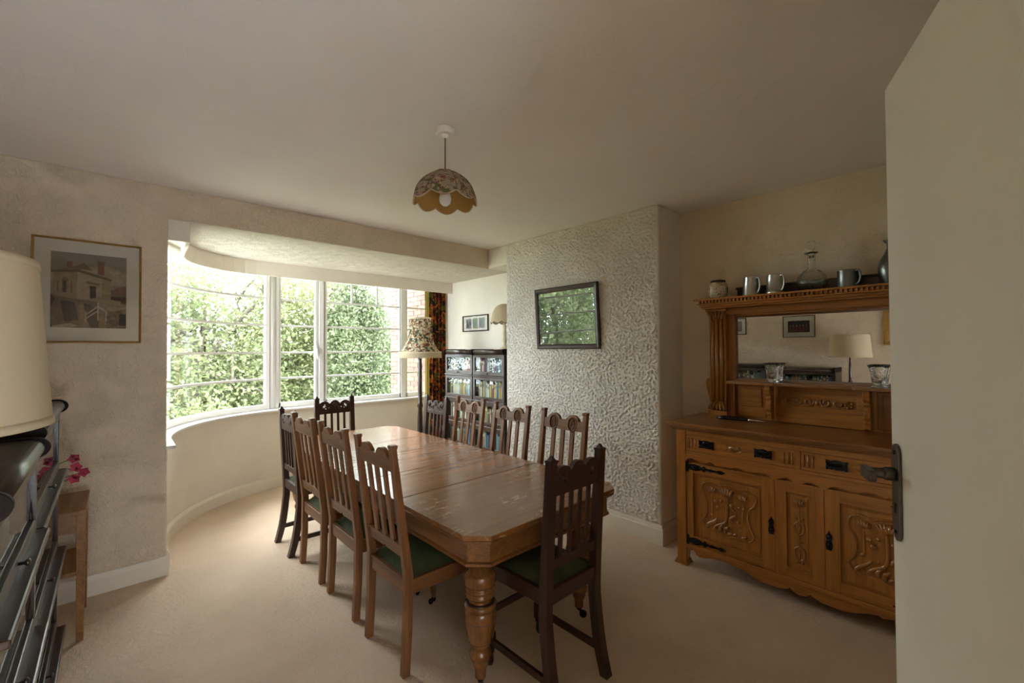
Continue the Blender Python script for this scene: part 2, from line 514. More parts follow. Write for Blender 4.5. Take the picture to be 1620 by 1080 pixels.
        for i in range(n if closed else n-1):
            i2 = (i+1) % n
            for k in range(m):
                k2 = (k+1) % m
                f.append((i*m+k, i2*m+k, i2*m+k2, i*m+k2))
        s.add(v, f, smooth)
        if not closed:
            s.add(v[:m], [tuple(range(m))]); s.add(v[-m:], [tuple(range(m-1, -1, -1))])
        return s
    def mesh(s, name, mats):
        me = bpy.data.meshes.new(name)
        me.from_pydata(s.v, [], s.f)
        for m in (mats if isinstance(mats, (list, tuple)) else [mats]):
            me.materials.append(m)
        me.polygons.foreach_set('material_index', s.mi)
        me.polygons.foreach_set('use_smooth', s.sm)
        b = bmesh.new(); b.from_mesh(me)
        bmesh.ops.remove_doubles(b, verts=b.verts, dist=1e-5)
        bmesh.ops.recalc_face_normals(b, faces=b.faces)
        b.to_mesh(me); b.free()
        me.update()
        return me
    def build(s, name, mats, parent=None, loc=(0, 0, 0), bevel=0.0, seg=2):
        o = bpy.data.objects.new(name, s.mesh(name, mats))
        COL.objects.link(o)
        o.location = loc
        if parent: o.parent = parent
        if bevel:
            md = o.modifiers.new('bevel', 'BEVEL')
            md.width = bevel; md.segments = seg; md.limit_method = 'ANGLE'; md.angle_limit = R(40)
            md.harden_normals = False
        return o

def holed_plate(loops, depth):
    """plate with holes from closed 2-D loops (first is the outline), in XY, thickness along Z, centred"""
    cu = bpy.data.curves.new('plate', 'CURVE')
    cu.dimensions = '2D'; cu.fill_mode = 'BOTH'; cu.extrude = depth/2
    for lp in loops:
        sp = cu.splines.new('POLY')
        sp.points.add(len(lp)-1)
        for p, q in zip(sp.points, lp):
            p.co = (q[0], q[1], 0, 1)
        sp.use_cyclic_u = True
    o = bpy.data.objects.new('plate', cu)
    COL.objects.link(o)
    bpy.context.view_layer.update()
    me = bpy.data.meshes.new_from_object(o.evaluated_get(bpy.context.evaluated_depsgraph_get()))
    bpy.data.objects.remove(o)
    v = [tuple(x.co) for x in me.vertices]
    f = [tuple(p.vertices) for p in me.polygons]
    bpy.data.meshes.remove(me)
    return v, f

def empty(name, loc=(0, 0, 0), rz=0.0, label=None, cat=None, group=None):
    o = bpy.data.objects.new(name, None)
    COL.objects.link(o)
    o.empty_display_size = 0.1
    o.location = loc; o.rotation_euler = (0, 0, rz)
    tag(o, label, cat, group)
    return o
def tag(o, label=None, cat=None, group=None, kind=None):
    if label: o['label'] = label
    if cat: o['category'] = cat
    if group: o['group'] = group
    if kind: o['kind'] = kind
    return o
def struct(o):
    o['kind'] = 'structure'
    return o
def copy_tree(o, parent=None):
    c = o.copy(); COL.objects.link(c)
    if parent: c.parent = parent
    for ch in list(o.children):
        copy_tree(ch, c)
    return c
def arc(cx, cy, r, a0, a1, n):
    return [(cx+r*math.cos(R(a0+(a1-a0)*i/n)), cy+r*math.sin(R(a0+(a1-a0)*i/n))) for i in range(n+1)]
def smooth_path(p, n=6):
    """Catmull-Rom through the points"""
    P = [Vector(q) for q in p]
    out = []
    for i in range(len(P)-1):
        a = P[max(i-1, 0)]; b = P[i]; c = P[i+1]; d = P[min(i+2, len(P)-1)]
        for k in range(n):
            t = k/n
            out.append(0.5*((2*b) + (c-a)*t + (2*a-5*b+4*c-d)*t*t + (3*b-a-3*c+d)*t*t*t))
    out.append(P[-1])
    return out

# ------------------------------------------------------------------ structure of the room
CEIL, SOF, SILL = 2.58, 2.368, 0.84
BACKY = 3.69                      # picture wall and beam face
CHX, RX, AX = 3.06, 3.43, 3.38    # chimney face, recess wall, alcove wall
FRONTY = -0.30
def bay_curve(off=0.0, n=26, y0=BACKY, x1=AX):
    """inner face of the bay wall, moved outwards by off: left cheek, quarter circle, front"""
    r = 1.21+off
    p = [(1.495-r, y0)]
    p += [(1.495-r, y0+(4.0-y0)*k/3) for k in (1, 2)]
    p += [(1.495+r*math.cos(R(180-90*i/n)), 4.0+r*math.sin(R(180-90*i/n))) for i in range(n+1)]
    p.append((x1, 4.0+r))
    return p
inner = bay_curve(0.0)

room = [(-0.56, FRONTY), (RX, FRONTY), (RX, 1.66), (AX, 1.66), (AX, 5.21)] + [tuple(q) for q in reversed(bay_curve(0.03)[:-1])] + [(-0.56, BACKY)]
struct(MB().prism(room, 2, -0.12, 0.0).build('floor', M['carpet']))
struct(MB().box(-0.9, 1.3, -1.9, FRONTY, -0.12, 0.0).build('floor_hall', M['carpet']))
struct(MB().box(-0.71, 3.65, -1.9, BACKY+0.05, CEIL, CEIL+0.15).build('ceiling', M['ceiling']))
struct(MB().box(-0.71, -0.56, -1.9, BACKY+0.2, 0, CEIL).build('wall_left', M['plaster']))
struct(MB().box(-0.60, 0.275, BACKY, BACKY+0.21, 0, CEIL).build('wall_back', M['plaster'], bevel=0.012, seg=3))
struct(MB().box(-0.6, 3.65, BACKY+0.0005, BACKY+0.30, SOF+0.001, CEIL).build('wall_beam', M['plaster'], bevel=0.006))
struct(MB().prism([(1.66, 0), (3.393, 0), (3.393, SOF+0.001), (BACKY+0.02, SOF+0.001), (BACKY+0.02, CEIL), (1.66, CEIL)], 0, CHX, 3.65).build('wall_chimney', M['plaster_rough'], bevel=0.014, seg=3))
# knocked-down plaster relief on the chimney face: real ridges, 0 to 5 mm proud
def relief_sheet(parent, y0, y1, z0, z1, step, height, seed):
    r = np.random.default_rng(seed)
    ny, nz = int((y1-y0)/step)+1, int((z1-z0)/step)+1
    fy = np.fft.fftfreq(ny, step)[:, None]; fz = np.fft.rfftfreq(nz, step)[None, :]
    f = np.sqrt(fy**2+fz**2)
    def band(f0, w):
        g = np.fft.rfft2(r.normal(size=(ny, nz)))*np.exp(-((f-f0)/w)**2)
        g = np.fft.irfft2(g, s=(ny, nz)); return g/g.std()
    a = band(30, 16)+0.5*band(60, 25)
    lo = band(2.5, 2.5)
    s = np.clip((a-0.25-0.28*lo*-1+0.2)/1.1, 0, 1)
    s = s*s*(3-2*s)
    fine = band(90, 40)*0.05
    yy = np.linspace(y0, y1, ny); zz = np.linspace(z0, z1, nz)
    e = np.minimum(1, np.minimum(np.arange(ny), np.arange(ny)[::-1])/3.0)[:, None]*np.minimum(1, np.minimum(np.arange(nz), np.arange(nz)[::-1])/3.0)[None, :]
    X = CHX-0.0008-height*(s+fine+0.15)*e
    co = np.stack([X, np.repeat(yy[:, None], nz, 1), np.repeat(zz[None, :], ny, 0)], -1).reshape(-1)
    i = (np.arange(ny-1)[:, None]*nz+np.arange(nz-1)[None, :]).reshape(-1)
    quad = np.stack([i, i+1, i+nz+1, i+nz], 1).astype(np.int32)
    me = bpy.data.meshes.new('plaster_coat')
    me.vertices.add(ny*nz); me.vertices.foreach_set('co', co)
    me.loops.add(quad.size); me.loops.foreach_set('vertex_index', quad.reshape(-1))
    me.polygons.add(len(quad)); me.polygons.foreach_set('loop_start', np.arange(len(quad))*4); me.polygons.foreach_set('loop_total', np.full(len(quad), 4))
    me.polygons.foreach_set('use_smooth', np.ones(len(quad), dtype=bool))
    me.update(); me.validate(); me.materials.append(M['plaster_rough'])
    o = bpy.data.objects.new('plaster_coat', me); COL.objects.link(o); o.parent = parent
    return o
relief_sheet(bpy.data.objects['wall_chimney'], 1.672, 3.388, 0.14, CEIL-0.002, 0.005, 0.0105, 2)
struct(MB().box(RX, 3.65, -0.45, 1.66, 0, CEIL).build('wall_right', M['plaster_soft']))
struct(MB().box(AX, 3.65, 3.393, 5.42, 0, SOF+0.1).build('wall_alcove', M['plaster_smooth']))
# wall with the doorway and the hall behind the camera
w = MB()
w.box(-0.70, -0.42, FRONTY-0.14, FRONTY, 0, CEIL).box(0.50, 3.65, FRONTY-0.14, FRONTY, 0, CEIL).box(-0.42, 0.50, FRONTY-0.14, FRONTY, 2.05, CEIL)
struct(w.build('wall_front', M['plaster']))
hw_ = MB()
HX0, HX1, HZ0, HZ1 = -0.66, 0.95, 0.40, 1.25  # unseen hall window, added to let in fill light for the near room
hw_.box(-0.9, 1.35, -2.0, -1.9, 0, HZ0).box(-0.9, 1.35, -2.0, -1.9, HZ1, CEIL+0.05).box(-0.9, HX0, -2.0, -1.9, HZ0, HZ1).box(HX1, 1.35, -2.0, -1.9, HZ0, HZ1)
struct(hw_.build('wall_hall', M['plaster']))
hf = MB()
hf.box(HX0, HX1, -1.97, -1.93, HZ0, HZ0+0.04).box(HX0, HX1, -1.97, -1.93, HZ1-0.04, HZ1).box(HX0, HX0+0.04, -1.97, -1.93, HZ0, HZ1).box(HX1-0.04, HX1, -1.97, -1.93, HZ0, HZ1)
struct(hf.build('fill_window_hall', M['white']))
struct(MB().box(1.2, 1.35, -1.9, FRONTY-0.14, 0, CEIL).build('wall_hall_side', M['plaster']))
struct(MB().box(-0.72, -0.70, -1.9, FRONTY-0.1, 0, CEIL).build('wall_hall_left', M['plaster']))
d = MB()
for x0, x1 in ((-0.49, -0.42), (0.50, 0.57)):
    d.box(x0, x1, FRONTY-0.001, FRONTY+0.018, 0, 2.12)
d.box(-0.49, 0.57, FRONTY-0.001, FRONTY+0.018, 2.05, 2.12)
struct(d.build('trim_1', M['trim'], bevel=0.004))

# bay: low curved wall, soffit, window head
w = MB()
pth = bay_curve(0.0, y0=BACKY+0.06)
w.sweep(pth, [(0, 0), (0, SILL-0.022), (0.22, SILL-0.022), (0.22, 0)], smooth=False)
struct(w.build('wall_bay', M['plaster_smooth']))
out = bay_curve(0.62)  # slab carried past the window as an added eave to block high sky light
struct(MB().prism([(-0.335, BACKY+0.005)]+[tuple(q) for q in out[1:]]+[(3.65, 5.83), (3.65, BACKY+0.005)], 2, SOF, SOF+0.22).build('ceiling_bay', M['soffit']))
# outside face under the window head
hd = MB().sweep(bay_curve(0.09, y0=BACKY+0.22), [(0, SOF-0.03), (0, SOF+0.01), (0.14, SOF+0.01), (0.14, SOF-0.03)])
struct(hd.build('trim_2', M['white']))

# pelmet: return board, then a curve out into the bay, then straight to the alcove wall
pel = [(0.275, 3.700), (0.395, 3.700), (0.405, 3.9), (0.412, 4.15)] + [(1.05+0.635*math.cos(R(180-90*i/10)), 4.22+0.635*math.sin(R(180-90*i/10))) for i in range(1, 11)] + [(AX, 4.835)]
pel = pel[:2] + [(q[0], q[1]) for q in pel[2:]]
pm = MB().sweep(pel, [(0, SOF-0.140), (0, SOF+0.004), (0.02, SOF+0.004), (0.02, SOF-0.140)])
struct(pm.build('trim_3', M['trim']))

# sill board
sb = MB().sweep(bay_curve(-0.045, y0=BACKY+0.02), [(0, SILL-0.022), (0, SILL), (0.225, SILL), (0.225, SILL-0.022)])
struct(sb.build('trim_4', M['white'], bevel=0.006))

# skirting
sk = [(0, 0), (0, 0.12), (-0.010, 0.12), (-0.016, 0.10), (-0.020, 0.09), (-0.020, 0)]
def skirt(name, path, h=0.12, t=0.02):
    pr = [(0, 0), (0, h), (-0.4*t, h), (-0.8*t, h*0.84), (-t, h*0.76), (-t, 0)]
    struct(MB().sweep(path, pr).build(name, M['trim']))
skirt('baseboard_back', [(-0.56, BACKY), (0.290, BACKY)])
skirt('baseboard_bay', bay_curve(0.0, y0=BACKY+0.10))
pr2 = [(0, 0), (0, 0.145), (-0.010, 0.145), (-0.014, 0.125), (-0.012, 0.118), (-0.024, 0.112), (-0.024, 0)]
struct(MB().sweep([(CHX, 3.393), (CHX, 1.66), (RX, 1.66)], pr2).build('baseboard_chimney', M['trim']))
struct(MB().sweep([(RX, 1.64), (RX, FRONTY)], pr2).build('baseboard_right', M['trim']))
skirt('baseboard_left', [(-0.56, FRONTY), (-0.56, BACKY)])
skirt('baseboard_alcove', [(AX, 5.19), (AX, 3.393)])

# windows -----------------------------------------------------------
ZB, ZT = SILL+0.002, SOF-0.03
BARS = [1.167, 1.453, 1.752, 2.045]
WY = 5.30
def win_flat(name, x0, x1, fr=0.022, tops=None):
    t = empty(name, ((x0+x1)/2, WY, ZB)); struct(t)
    h = ZT-ZB; hw = (x1-x0)/2
    f = MB()
    f.box(-hw, -hw+fr, -0.022, 0.022, 0, h).box(hw-fr, hw, -0.022, 0.022, 0, h)
    f.box(-hw, hw, -0.022, 0.022, 0, 0.055).box(-hw, hw, -0.022, 0.022, h-0.03, h)
    f.build('window_frame', M['white'], t, bevel=0.003)
    for z in BARS:
        MB().box(-hw+fr, hw-fr, -0.014, 0.014, z-ZB-0.011, z-ZB+0.011).build('glazing_bar', M['white'], t, bevel=0.003)
    if tops:
        for x in tops:
            MB().box(x-0.011, x+0.011, -0.014, 0.014, BARS[3]-ZB+0.011, h-0.03).build('glazing_bar', M['white'], t, bevel=0.003)
    zs = [0.055]+[z-ZB for z in BARS]+[h-0.03]
    xs = [-hw+fr]+(list(tops) if tops else [])+[hw-fr]
    for k in range(5):
        ed = xs if (k == 4 and tops) else [xs[0], xs[-1]]
        for a, b in zip(ed[:-1], ed[1:]):
            MB().box(a, b, -0.002, 0.002, zs[k]+0.006, zs[k+1]-0.006).build('pane', M['pane'], t)
    return t
w2 = win_flat('window_2', 1.362, 1.772)
w3 = win_flat('window_3', 1.862, 2.852, tops=(-0.165, 0.165))
w4 = win_flat('window_4', 2.925, 3.325)
# curved window from the left cheek round to the big round mullion
t = empty('window_1', (0.6, 4.9, ZB)); struct(t)
RW = 1.29
cpath = [(1.495-RW, 3.75), (1.495-RW, 3.88)] + [(1.495+RW*math.cos(R(180-79*i/22)), 4.0+RW*math.sin(R(180-79*i/22))) for i in range(23)]
cpath = [(x-0.6, y-4.9) for x, y in cpath]
h = ZT-ZB
fr = MB()
fr.sweep(cpath, [(-0.022, 0), (-0.022, 0.05), (0.022, 0.05), (0.022, 0)])
fr.sweep(cpath, [(-0.022, h-0.03), (-0.022, h), (0.022, h), (0.022, h-0.03)])
e = cpath[-1]; s0 = cpath[0]
fr.box(e[0]-0.025, e[0]+0.012, e[1]-0.024, e[1]+0.024, 0, h)
fr.box(s0[0]-0.02, s0[0]+0.02, s0[1]-0.025, s0[1]+0.012, 0, h)
fr.build('window_frame', M['white'], t)
for z in BARS:
    MB().sweep(cpath, [(-0.014, z-ZB-0.011), (-0.014, z-ZB+0.011), (0.014, z-ZB+0.011), (0.014, z-ZB-0.011)]).build('glazing_bar', M['white'], t)
zs = [0.05]+[z-ZB for z in BARS]+[h-0.03]
for k in range(5):
    MB().sweep(cpath, [(-0.002, zs[k]+0.006), (-0.002, zs[k+1]-0.006), (0.002, zs[k+1]-0.006), (0.002, zs[k]+0.006)], smooth=False).build('pane', M['pane'], t)
# mullions
mm = MB().lathe([(0.046, ZB), (0.046, ZT)], (1.292, WY-0.005, 0), 20)
mm.box(1.325, 1.362, WY-0.03, WY+0.035, ZB, ZT).box(1.225, 1.258, WY-0.035, WY+0.03, ZB, ZT)
struct(mm.build('trim_5', M['white']))
mm = MB().box(1.772, 1.862, WY-0.012, WY+0.035, ZB, ZT).box(1.790, 1.844, WY-0.034, WY+0.0, ZB, ZT)
struct(mm.build('trim_6', M['white'], bevel=0.004))
struct(MB().box(2.852, 2.925, WY-0.03, WY+0.035, ZB, ZT).build('trim_7', M['white'], bevel=0.004))
struct(MB().box(3.325, 3.40, WY-0.03, WY+0.035, ZB, ZT).build('trim_8', M['white'], bevel=0.004))
# casement handle
hb = MB().box(0.182, 0.204, -0.040, -0.020, 0.545, 0.70)
hb.bar((0.193, -0.05, 0.66), (0.205, -0.06, 0.53), 0.018, 0.012, (0, 1, 0))
hb.build('handle', M['white'], w2, bevel=0.003)

# the open door, standing almost flat along the wall beside the camera
hinge = Vector((0.53, -0.125, 0)); edge = Vector((1.214, 0.132, 0))
dv = (edge-hinge); DW = dv.length; ang = math.atan2(dv.y, dv.x)
door = empty('door_1', (hinge.x, hinge.y, 0.012), ang); struct(door)
MB().box(0, DW, -0.042, 0.0, 0, 2.018).build('door_leaf', M['door'], door, bevel=0.003)
pz = 1.235-0.012-0.04
plate_out = [(0.022*math.cos(R(a)), pz+0.068+0.020*math.sin(R(a))) for a in range(0, 181, 30)] + [(-0.022*math.cos(R(a)), pz-0.088-0.020*math.sin(R(a))) for a in range(0, 181, 30)]
px_ = DW-0.040
hp = MB().prism([(px_+x*0.95, z) for x, z in plate_out], 1, 0.0, 0.006)
pl = hp.build('handle_plate', M['bronze'], door, bevel=0.0015)
tag(pl, 'dark bronze door plate with rounded ends')
MB().lathe([(0.004, 0), (0.004, 0.003)], (px_, 0.006, pz+0.070), 10, mat=Matrix.Rotation(R(-90), 3, 'X')).build('screw', M['iron'], pl)
MB().lathe([(0.004, 0), (0.004, 0.003)], (px_, 0.006, pz-0.090), 10, mat=Matrix.Rotation(R(-90), 3, 'X')).build('screw', M['iron'], pl)
k = MB().lathe([(0.004, 0), (0.004, 0.002)], (px_, 0.006, pz-0.036), 10, mat=Matrix.Rotation(R(-90), 3, 'X'))
k.box(px_-0.002, px_+0.002, 0.006, 0.008, pz-0.052, pz-0.036)
k.build('keyhole', M['iron'], pl)
hz = pz+0.026
lv = MB().lathe([(0.014, 0), (0.014, 0.016), (0.010, 0.020), (0.010, 0.052)], (px_, 0.006, hz), 16, mat=Matrix.Rotation(R(-90), 3, 'X'))
lv.prism([(px_+0.012, hz-0.012), (px_+0.012, hz+0.012), (px_-0.02, hz+0.012), (px_-0.046, hz+0.013), (px_-0.052, hz+0.008), (px_-0.052, hz-0.004), (px_-0.046, hz-0.009), (px_-0.02, hz-0.011)], 1, 0.046, 0.060)
tag(lv.build('door_handle', M['bronze'], door, bevel=0.004, seg=3), 'dark lever handle')
MB().box(DW-0.0005, DW+0.0015, -0.033, -0.012, pz-0.10, pz+0.09).build('latch_plate', M['bronze'], door)

# ------------------------------------------------------------------ outside: brick wing, ground, trees
struct(MB().box(-30, 34, 5.6, 50, -3.3, -3.2).build('ground', M['grass']))
bw = empty('wall_brick_wing', (3.56, 5.6, 0)); struct(bw)
MB().box(0.008, 0.5, 0.0, 1.34, -3.2, 4.2).build('mortar', M['brick_mortar'], bw)
bm = []
for nm in ('a', 'b', 'c'):
    q = MB().box(0, 0.10, 0, 0.215, 0, 0.065)
    bm.append(q.mesh('brick', M['brick_'+nm]))
bhalf = [MB().box(0, 0.10, 0, 0.1025, 0, 0.065).mesh('brick', M['brick_'+nm]) for nm in ('a', 'b', 'c')]
rb = random.Random(3)
nb = 0
row = 0
z = 0.45
rest = MB()
while z < 3.3:
    y = 0.0
    if row % 2:
        segs = [0.1025]
    else:
        segs = []
    while sum(segs)+0.01*len(segs)+0.215 <= 1.345:
        segs.append(0.215)
    if 1.345-(sum(segs)+0.01*len(segs)) > 0.10: segs.append(0.1025)
    for L in segs:
        if z < 2.75 and nb < 300:
            me = rb.choices(bhalf if L < 0.2 else bm, (5, 3, 3))[0]
            o = bpy.data.objects.new('brick', me); COL.objects.link(o); o.parent = bw
            o.location = (-0.004+rb.uniform(-0.003, 0.003), y, z)
            nb += 1
        else:
            rest.box(-0.003, 0.09, y, y+L, z, z+0.065)
        y += L+0.01
    z += 0.075; row += 1
zz = -3.15
while zz < 0.44:
    y = 0.0 if int(round(zz/0.075)) % 2 else -0.11
    while y < 1.33:
        rest.box(-0.003, 0.09, max(0, y), min(1.34, y+0.215), zz, zz+0.065); y += 0.225
    zz += 0.075
tag(rest.build('brickwork', M['brick_a'], bw), kind='stuff')

def tree(name, label, cx, cy, cz, rx_, ry_, rz_, nleaf, size, lm, seed, nbr=7, trunk=0.14, clumps=60, fill=0.5, group=None):
    r = np.random.default_rng(seed)
    rr = random.Random(seed)
    t = empty(name, (cx, cy, -3.2), 0, label, 'tree', group)
    H = cz+3.2
    w = MB()
    top = Vector((0.1, 0.1, H+rz_*0.45))
    tp = smooth_path([(0, 0, 0), (0.12, 0.05, H*0.4), (-0.05, 0.1, H*0.75), top], 5)
    w.tube(tp, [trunk*(1-0.75*i/(len(tp)-1)) for i in range(len(tp))], 8)
    w.build('trunk', M['bark'], t)
    br = MB()
    tips = []
    for k in range(nbr):
        a = 2*PI*k/nbr+rr.uniform(-.3, .3)
        st = tp[int(len(tp)*rr.uniform(0.45, 0.9))]
        en = Vector((math.cos(a)*rx_*0.85, math.sin(a)*ry_*0.85, H+rr.uniform(-0.6, 0.8)*rz_))
        md = st.lerp(en, 0.5)+Vector((0, 0, rr.uniform(-0.1, 0.25)*rz_))
        pp = smooth_path([st, md, en], 5)
        br.tube(pp, [0.070*(1-0.8*i/(len(pp)-1)) for i in range(len(pp))], 6)
        for j in range(4):
            s_ = pp[rr.randrange(3, len(pp))]
            e_ = s_+Vector((rr.uniform(-1, 1)*rx_*.45, rr.uniform(-1, 1)*ry_*.45, rr.uniform(-.4, .6)*rz_*.5))
            q = smooth_path([s_, s_.lerp(e_, .5)+Vector((0, 0, .08)), e_], 4)
            br.tube(q, [0.030*(1-0.8*i/(len(q)-1)) for i in range(len(q))], 5)
    br.build('branches', M['bark'], t)
    # leaves gathered in clumps over the crown
    u = r.normal(size=(clumps, 3)); u /= np.linalg.norm(u, axis=1)[:, None]
    rad = r.uniform(fill, 1.0, clumps)[:, None]
    cc = u*rad*np.array([rx_, ry_, rz_])+np.array([0, 0, H])
    ci = r.integers(0, clumps, nleaf)
    sp = 0.235*np.array([rx_, ry_, rz_])*r.uniform(0.6, 1.2, (clumps, 1))
    pos = cc[ci]+r.normal(size=(nleaf, 3))*sp[ci]*0.62
    d = r.normal(size=(nleaf, 3)); d[:, 2] -= 0.35; d /= np.linalg.norm(d, axis=1)[:, None]
    nn = r.normal(size=(nleaf, 3)); nn[:, 2] += 0.8
    sd = np.cross(d, nn); sd /= np.linalg.norm(sd, axis=1)[:, None]
    L = size*r.uniform(0.6, 1.3, (nleaf, 1))
    up = np.cross(sd, d)
    v = np.empty((nleaf, 4, 3))
    v[:, 0] = pos; v[:, 1] = pos+d*L*0.5+sd*L*0.28+up*L*0.08
    v[:, 2] = pos+d*L; v[:, 3] = pos+d*L*0.5-sd*L*0.28+up*L*0.08
    me = bpy.data.meshes.new('foliage')
    me.vertices.add(nleaf*4); me.vertices.foreach_set('co', v.reshape(-1))
    ix = np.arange(nleaf)*4
    tri = np.stack([ix, ix+1, ix+2, ix, ix+2, ix+3], 1).reshape(-1).astype(np.int32)
    me.loops.add(len(tri)); me.loops.foreach_set('vertex_index', tri)
    me.polygons.add(nleaf*2); me.polygons.foreach_set('loop_start', np.arange(nleaf*2)*3)
    me.polygons.foreach_set('loop_total', np.full(nleaf*2, 3))
    me.update(); me.validate()
    me.materials.append(M[lm])
    o = bpy.data.objects.new('foliage', me); COL.objects.link(o); o.parent = t
    o['kind'] = 'stuff'
    return t
tree('garden_tree', 'loose pale green tree with bare branches outside the curved window pane', 1.25, 10.2, 1.2, 2.2, 1.6, 2.6, 36000, 0.085, 'leaf_pale', 5, 16, clumps=130)
tree('garden_tree', 'yellow green airy tree outside the narrow casement next to the round mullion', 3.2, 11.2, 0.9, 1.8, 1.5, 2.8, 36000, 0.085, 'leaf_yellow', 6, 14, clumps=120)
tree('garden_tree', 'dense dark green bushy tree outside the wide middle casement', 4.15, 9.4, 0.7, 1.15, 1.1, 2.45, 52000, 0.07, 'leaf_dark', 8, 8, clumps=130, fill=0.35)
tree('garden_tree', 'low pale bush outside the bottom of the curved window pane', 0.9, 8.2, -0.7, 1.6, 0.9, 1.35, 26000, 0.07, 'leaf_pale', 9, 6, clumps=50)
tree('garden_tree', 'tall grey green tree far behind the airy trees at left', 0.4, 16.0, 0.0, 3.2, 2.2, 2.7, 26000, 0.15, 'leaf_dark', 10, 8, clumps=60)
tree('garden_tree', 'tall broad tree far behind the dense bushy tree', 6.6, 16.5, 0.3, 3.2, 2.2, 2.9, 26000, 0.15, 'leaf_pale', 12, 8, clumps=70)
tree('garden_tree', 'dark low tree in the distance between the pale trees', 3.2, 17.0, -0.7, 3.2, 2.0, 2.6, 26000, 0.15, 'leaf_dark', 13, 8, clumps=60)
tree('garden_tree', 'pale tree left of the bay, seen only mirrored in the dark picture glass', -2.9, 7.8, 1.0, 1.9, 1.7, 2.6, 14000, 0.13, 'leaf_pale', 15, 8, clumps=90)
tree('garden_tree', 'dark tree further left of the bay, seen mirrored in the dark picture glass', -6.6, 10.6, 1.2, 2.4, 2.2, 3.0, 6000, 0.16, 'leaf_dark', 16, 8, clumps=90)

# ------------------------------------------------------------------ dining table
TZ = 0.715
tx0, tx1, ty0, ty1 = 1.066, 2.104, 1.372, 4.062
tcx, tcy = (tx0+tx1)/2, (ty0+ty1)/2
table = empty('dining_table', (tcx, tcy, 0), 0, 'long oak extending dining table with clipped corners and turned legs', 'table')
hx, hy = (tx1-tx0)/2, (ty1-ty0)/2
ch = 0.082
joints = [ty0, 2.040, 2.470, 2.955, 3.382, ty1]
for k in range(5):
    a, b = joints[k]-tcy, joints[k+1]-tcy
    a2 = a+(0.0024 if k else 0); b2 = b-(0.0024 if k < 4 else 0)
    if k == 0:
        poly = [(-hx, b2), (-hx, a+ch), (-hx+ch, a), (hx-ch, a), (hx, a+ch), (hx, b2)]
    elif k == 4:
        poly = [(-hx, a2), (hx, a2), (hx, b-ch), (hx-ch, b), (-hx+ch, b), (-hx, b-ch)]
    else:
        poly = [(-hx, a2), (hx, a2), (hx, b2), (-hx, b2)]
    lf = MB().prism(poly, 2, TZ-0.022, TZ).build('table_leaf', M['oak_table_fleck'] if k == 0 else M['oak_table_x'], table, bevel=0.0025, seg=3)
def oct_ring(off):
    x, y, c = hx-off, hy-off, ch-off*0.41
    return [(-x, -y+c), (-x+c, -y), (x-c, -y), (x, -y+c), (x, y-c), (x-c, y), (-x+c, y), (-x, y-c)]
# moulded edge below the leaves (closed loop, inside is to the left of this path)
mo = MB().sweep(oct_ring(0.0), [(0.006, TZ-0.022), (0.002, TZ-0.026), (0.002, TZ-0.032), (0.010, TZ-0.035), (0.012, TZ-0.041), (0.022, TZ-0.044), (0.045, TZ-0.044), (0.045, TZ-0.022)], closed=True)
mo.build('edge_moulding', M['oak_table_y'], table)
ap = MB().sweep(oct_ring(0.035), [(0, TZ-0.044), (0, TZ-0.125), (-0.010, TZ-0.130), (-0.012, TZ-0.138), (-0.004, TZ-0.146), (0.03, TZ-0.146), (0.03, TZ-0.044)], closed=True)
ap.build('apron', M['oak_table_y'], table)
LP = [(0.050, 0.580), (0.050, 0.520), (0.062, 0.516), (0.068, 0.505), (0.068, 0.470), (0.066, 0.462), (0.055, 0.458), (0.064, 0.452), (0.066, 0.443), (0.064, 0.436), (0.054, 0.432), (0.063, 0.426), (0.064, 0.416), (0.061, 0.410), (0.050, 0.405), (0.049, 0.392), (0.056, 0.388), (0.068, 0.384), (0.072, 0.374), (0.068, 0.362), (0.062, 0.358), (0.067, 0.352), (0.069, 0.335), (0.067, 0.318), (0.068, 0.315), (0.066, 0.312), (0.067, 0.306), (0.062, 0.262), (0.054, 0.222), (0.044, 0.200), (0.040, 0.195), (0.041, 0.180), (0.047, 0.172), (0.048, 0.160), (0.044, 0.148), (0.036, 0.140), (0.037, 0.128), (0.032, 0.112), (0.025, 0.098), (0.023, 0.065), (0.0235, 0.060)]
def caster(mb, x, y, top, a, r=0.020):
    mb.lathe([(0.013, top), (0.014, top-0.02), (0.010, top-0.024)], (x, y, 0), 12)
    dx, dy = math.cos(a), math.sin(a)
    mb.bar((x, y, top-0.015), (x+dx*0.022, y+dy*0.022, r), 0.022, 0.010)
    mb.lathe([(r*0.8, -0.008), (r, -0.005), (r, 0.005), (r*0.8, 0.008)], (x+dx*0.022, y+dy*0.022, r), 14, mat=Matrix.Rotation(a, 3, 'Z') @ Matrix.Rotation(R(90), 3, 'X'))
for k, (x, y) in enumerate(((1.19, 1.50), (1.908, 1.53), (1.19, 3.935), (1.908, 3.935))):
    lg = MB().lathe(list(reversed(LP)), (x-tcx, y-tcy, 0), 28).build('leg', M['oak_table_z'], table)
    for zr, rr, hh in ((0.458, 0.0575, 0.004), (0.432, 0.0565, 0.004), (0.4055, 0.0525, 0.004), (0.386, 0.0635, 0.005), (0.359, 0.0645, 0.004), (0.3115, 0.0672, 0.0018), (0.222, 0.0548, 0.0022), (0.196, 0.0415, 0.004), (0.142, 0.0385, 0.004)):
        MB().lathe([(rr-0.004, zr-hh), (rr, zr-hh*0.6), (rr, zr+hh*0.6), (rr-0.004, zr+hh)], (x-tcx, y-tcy, 0), 28).build('ring', M['leg_ring'], lg)
    c = MB(); caster(c, x-tcx, y-tcy, 0.066, (-2.2, -0.9, 2.0, 0.8)[k], 0.020)
    tag(c.build('caster', M['iron'], lg), 'black caster')

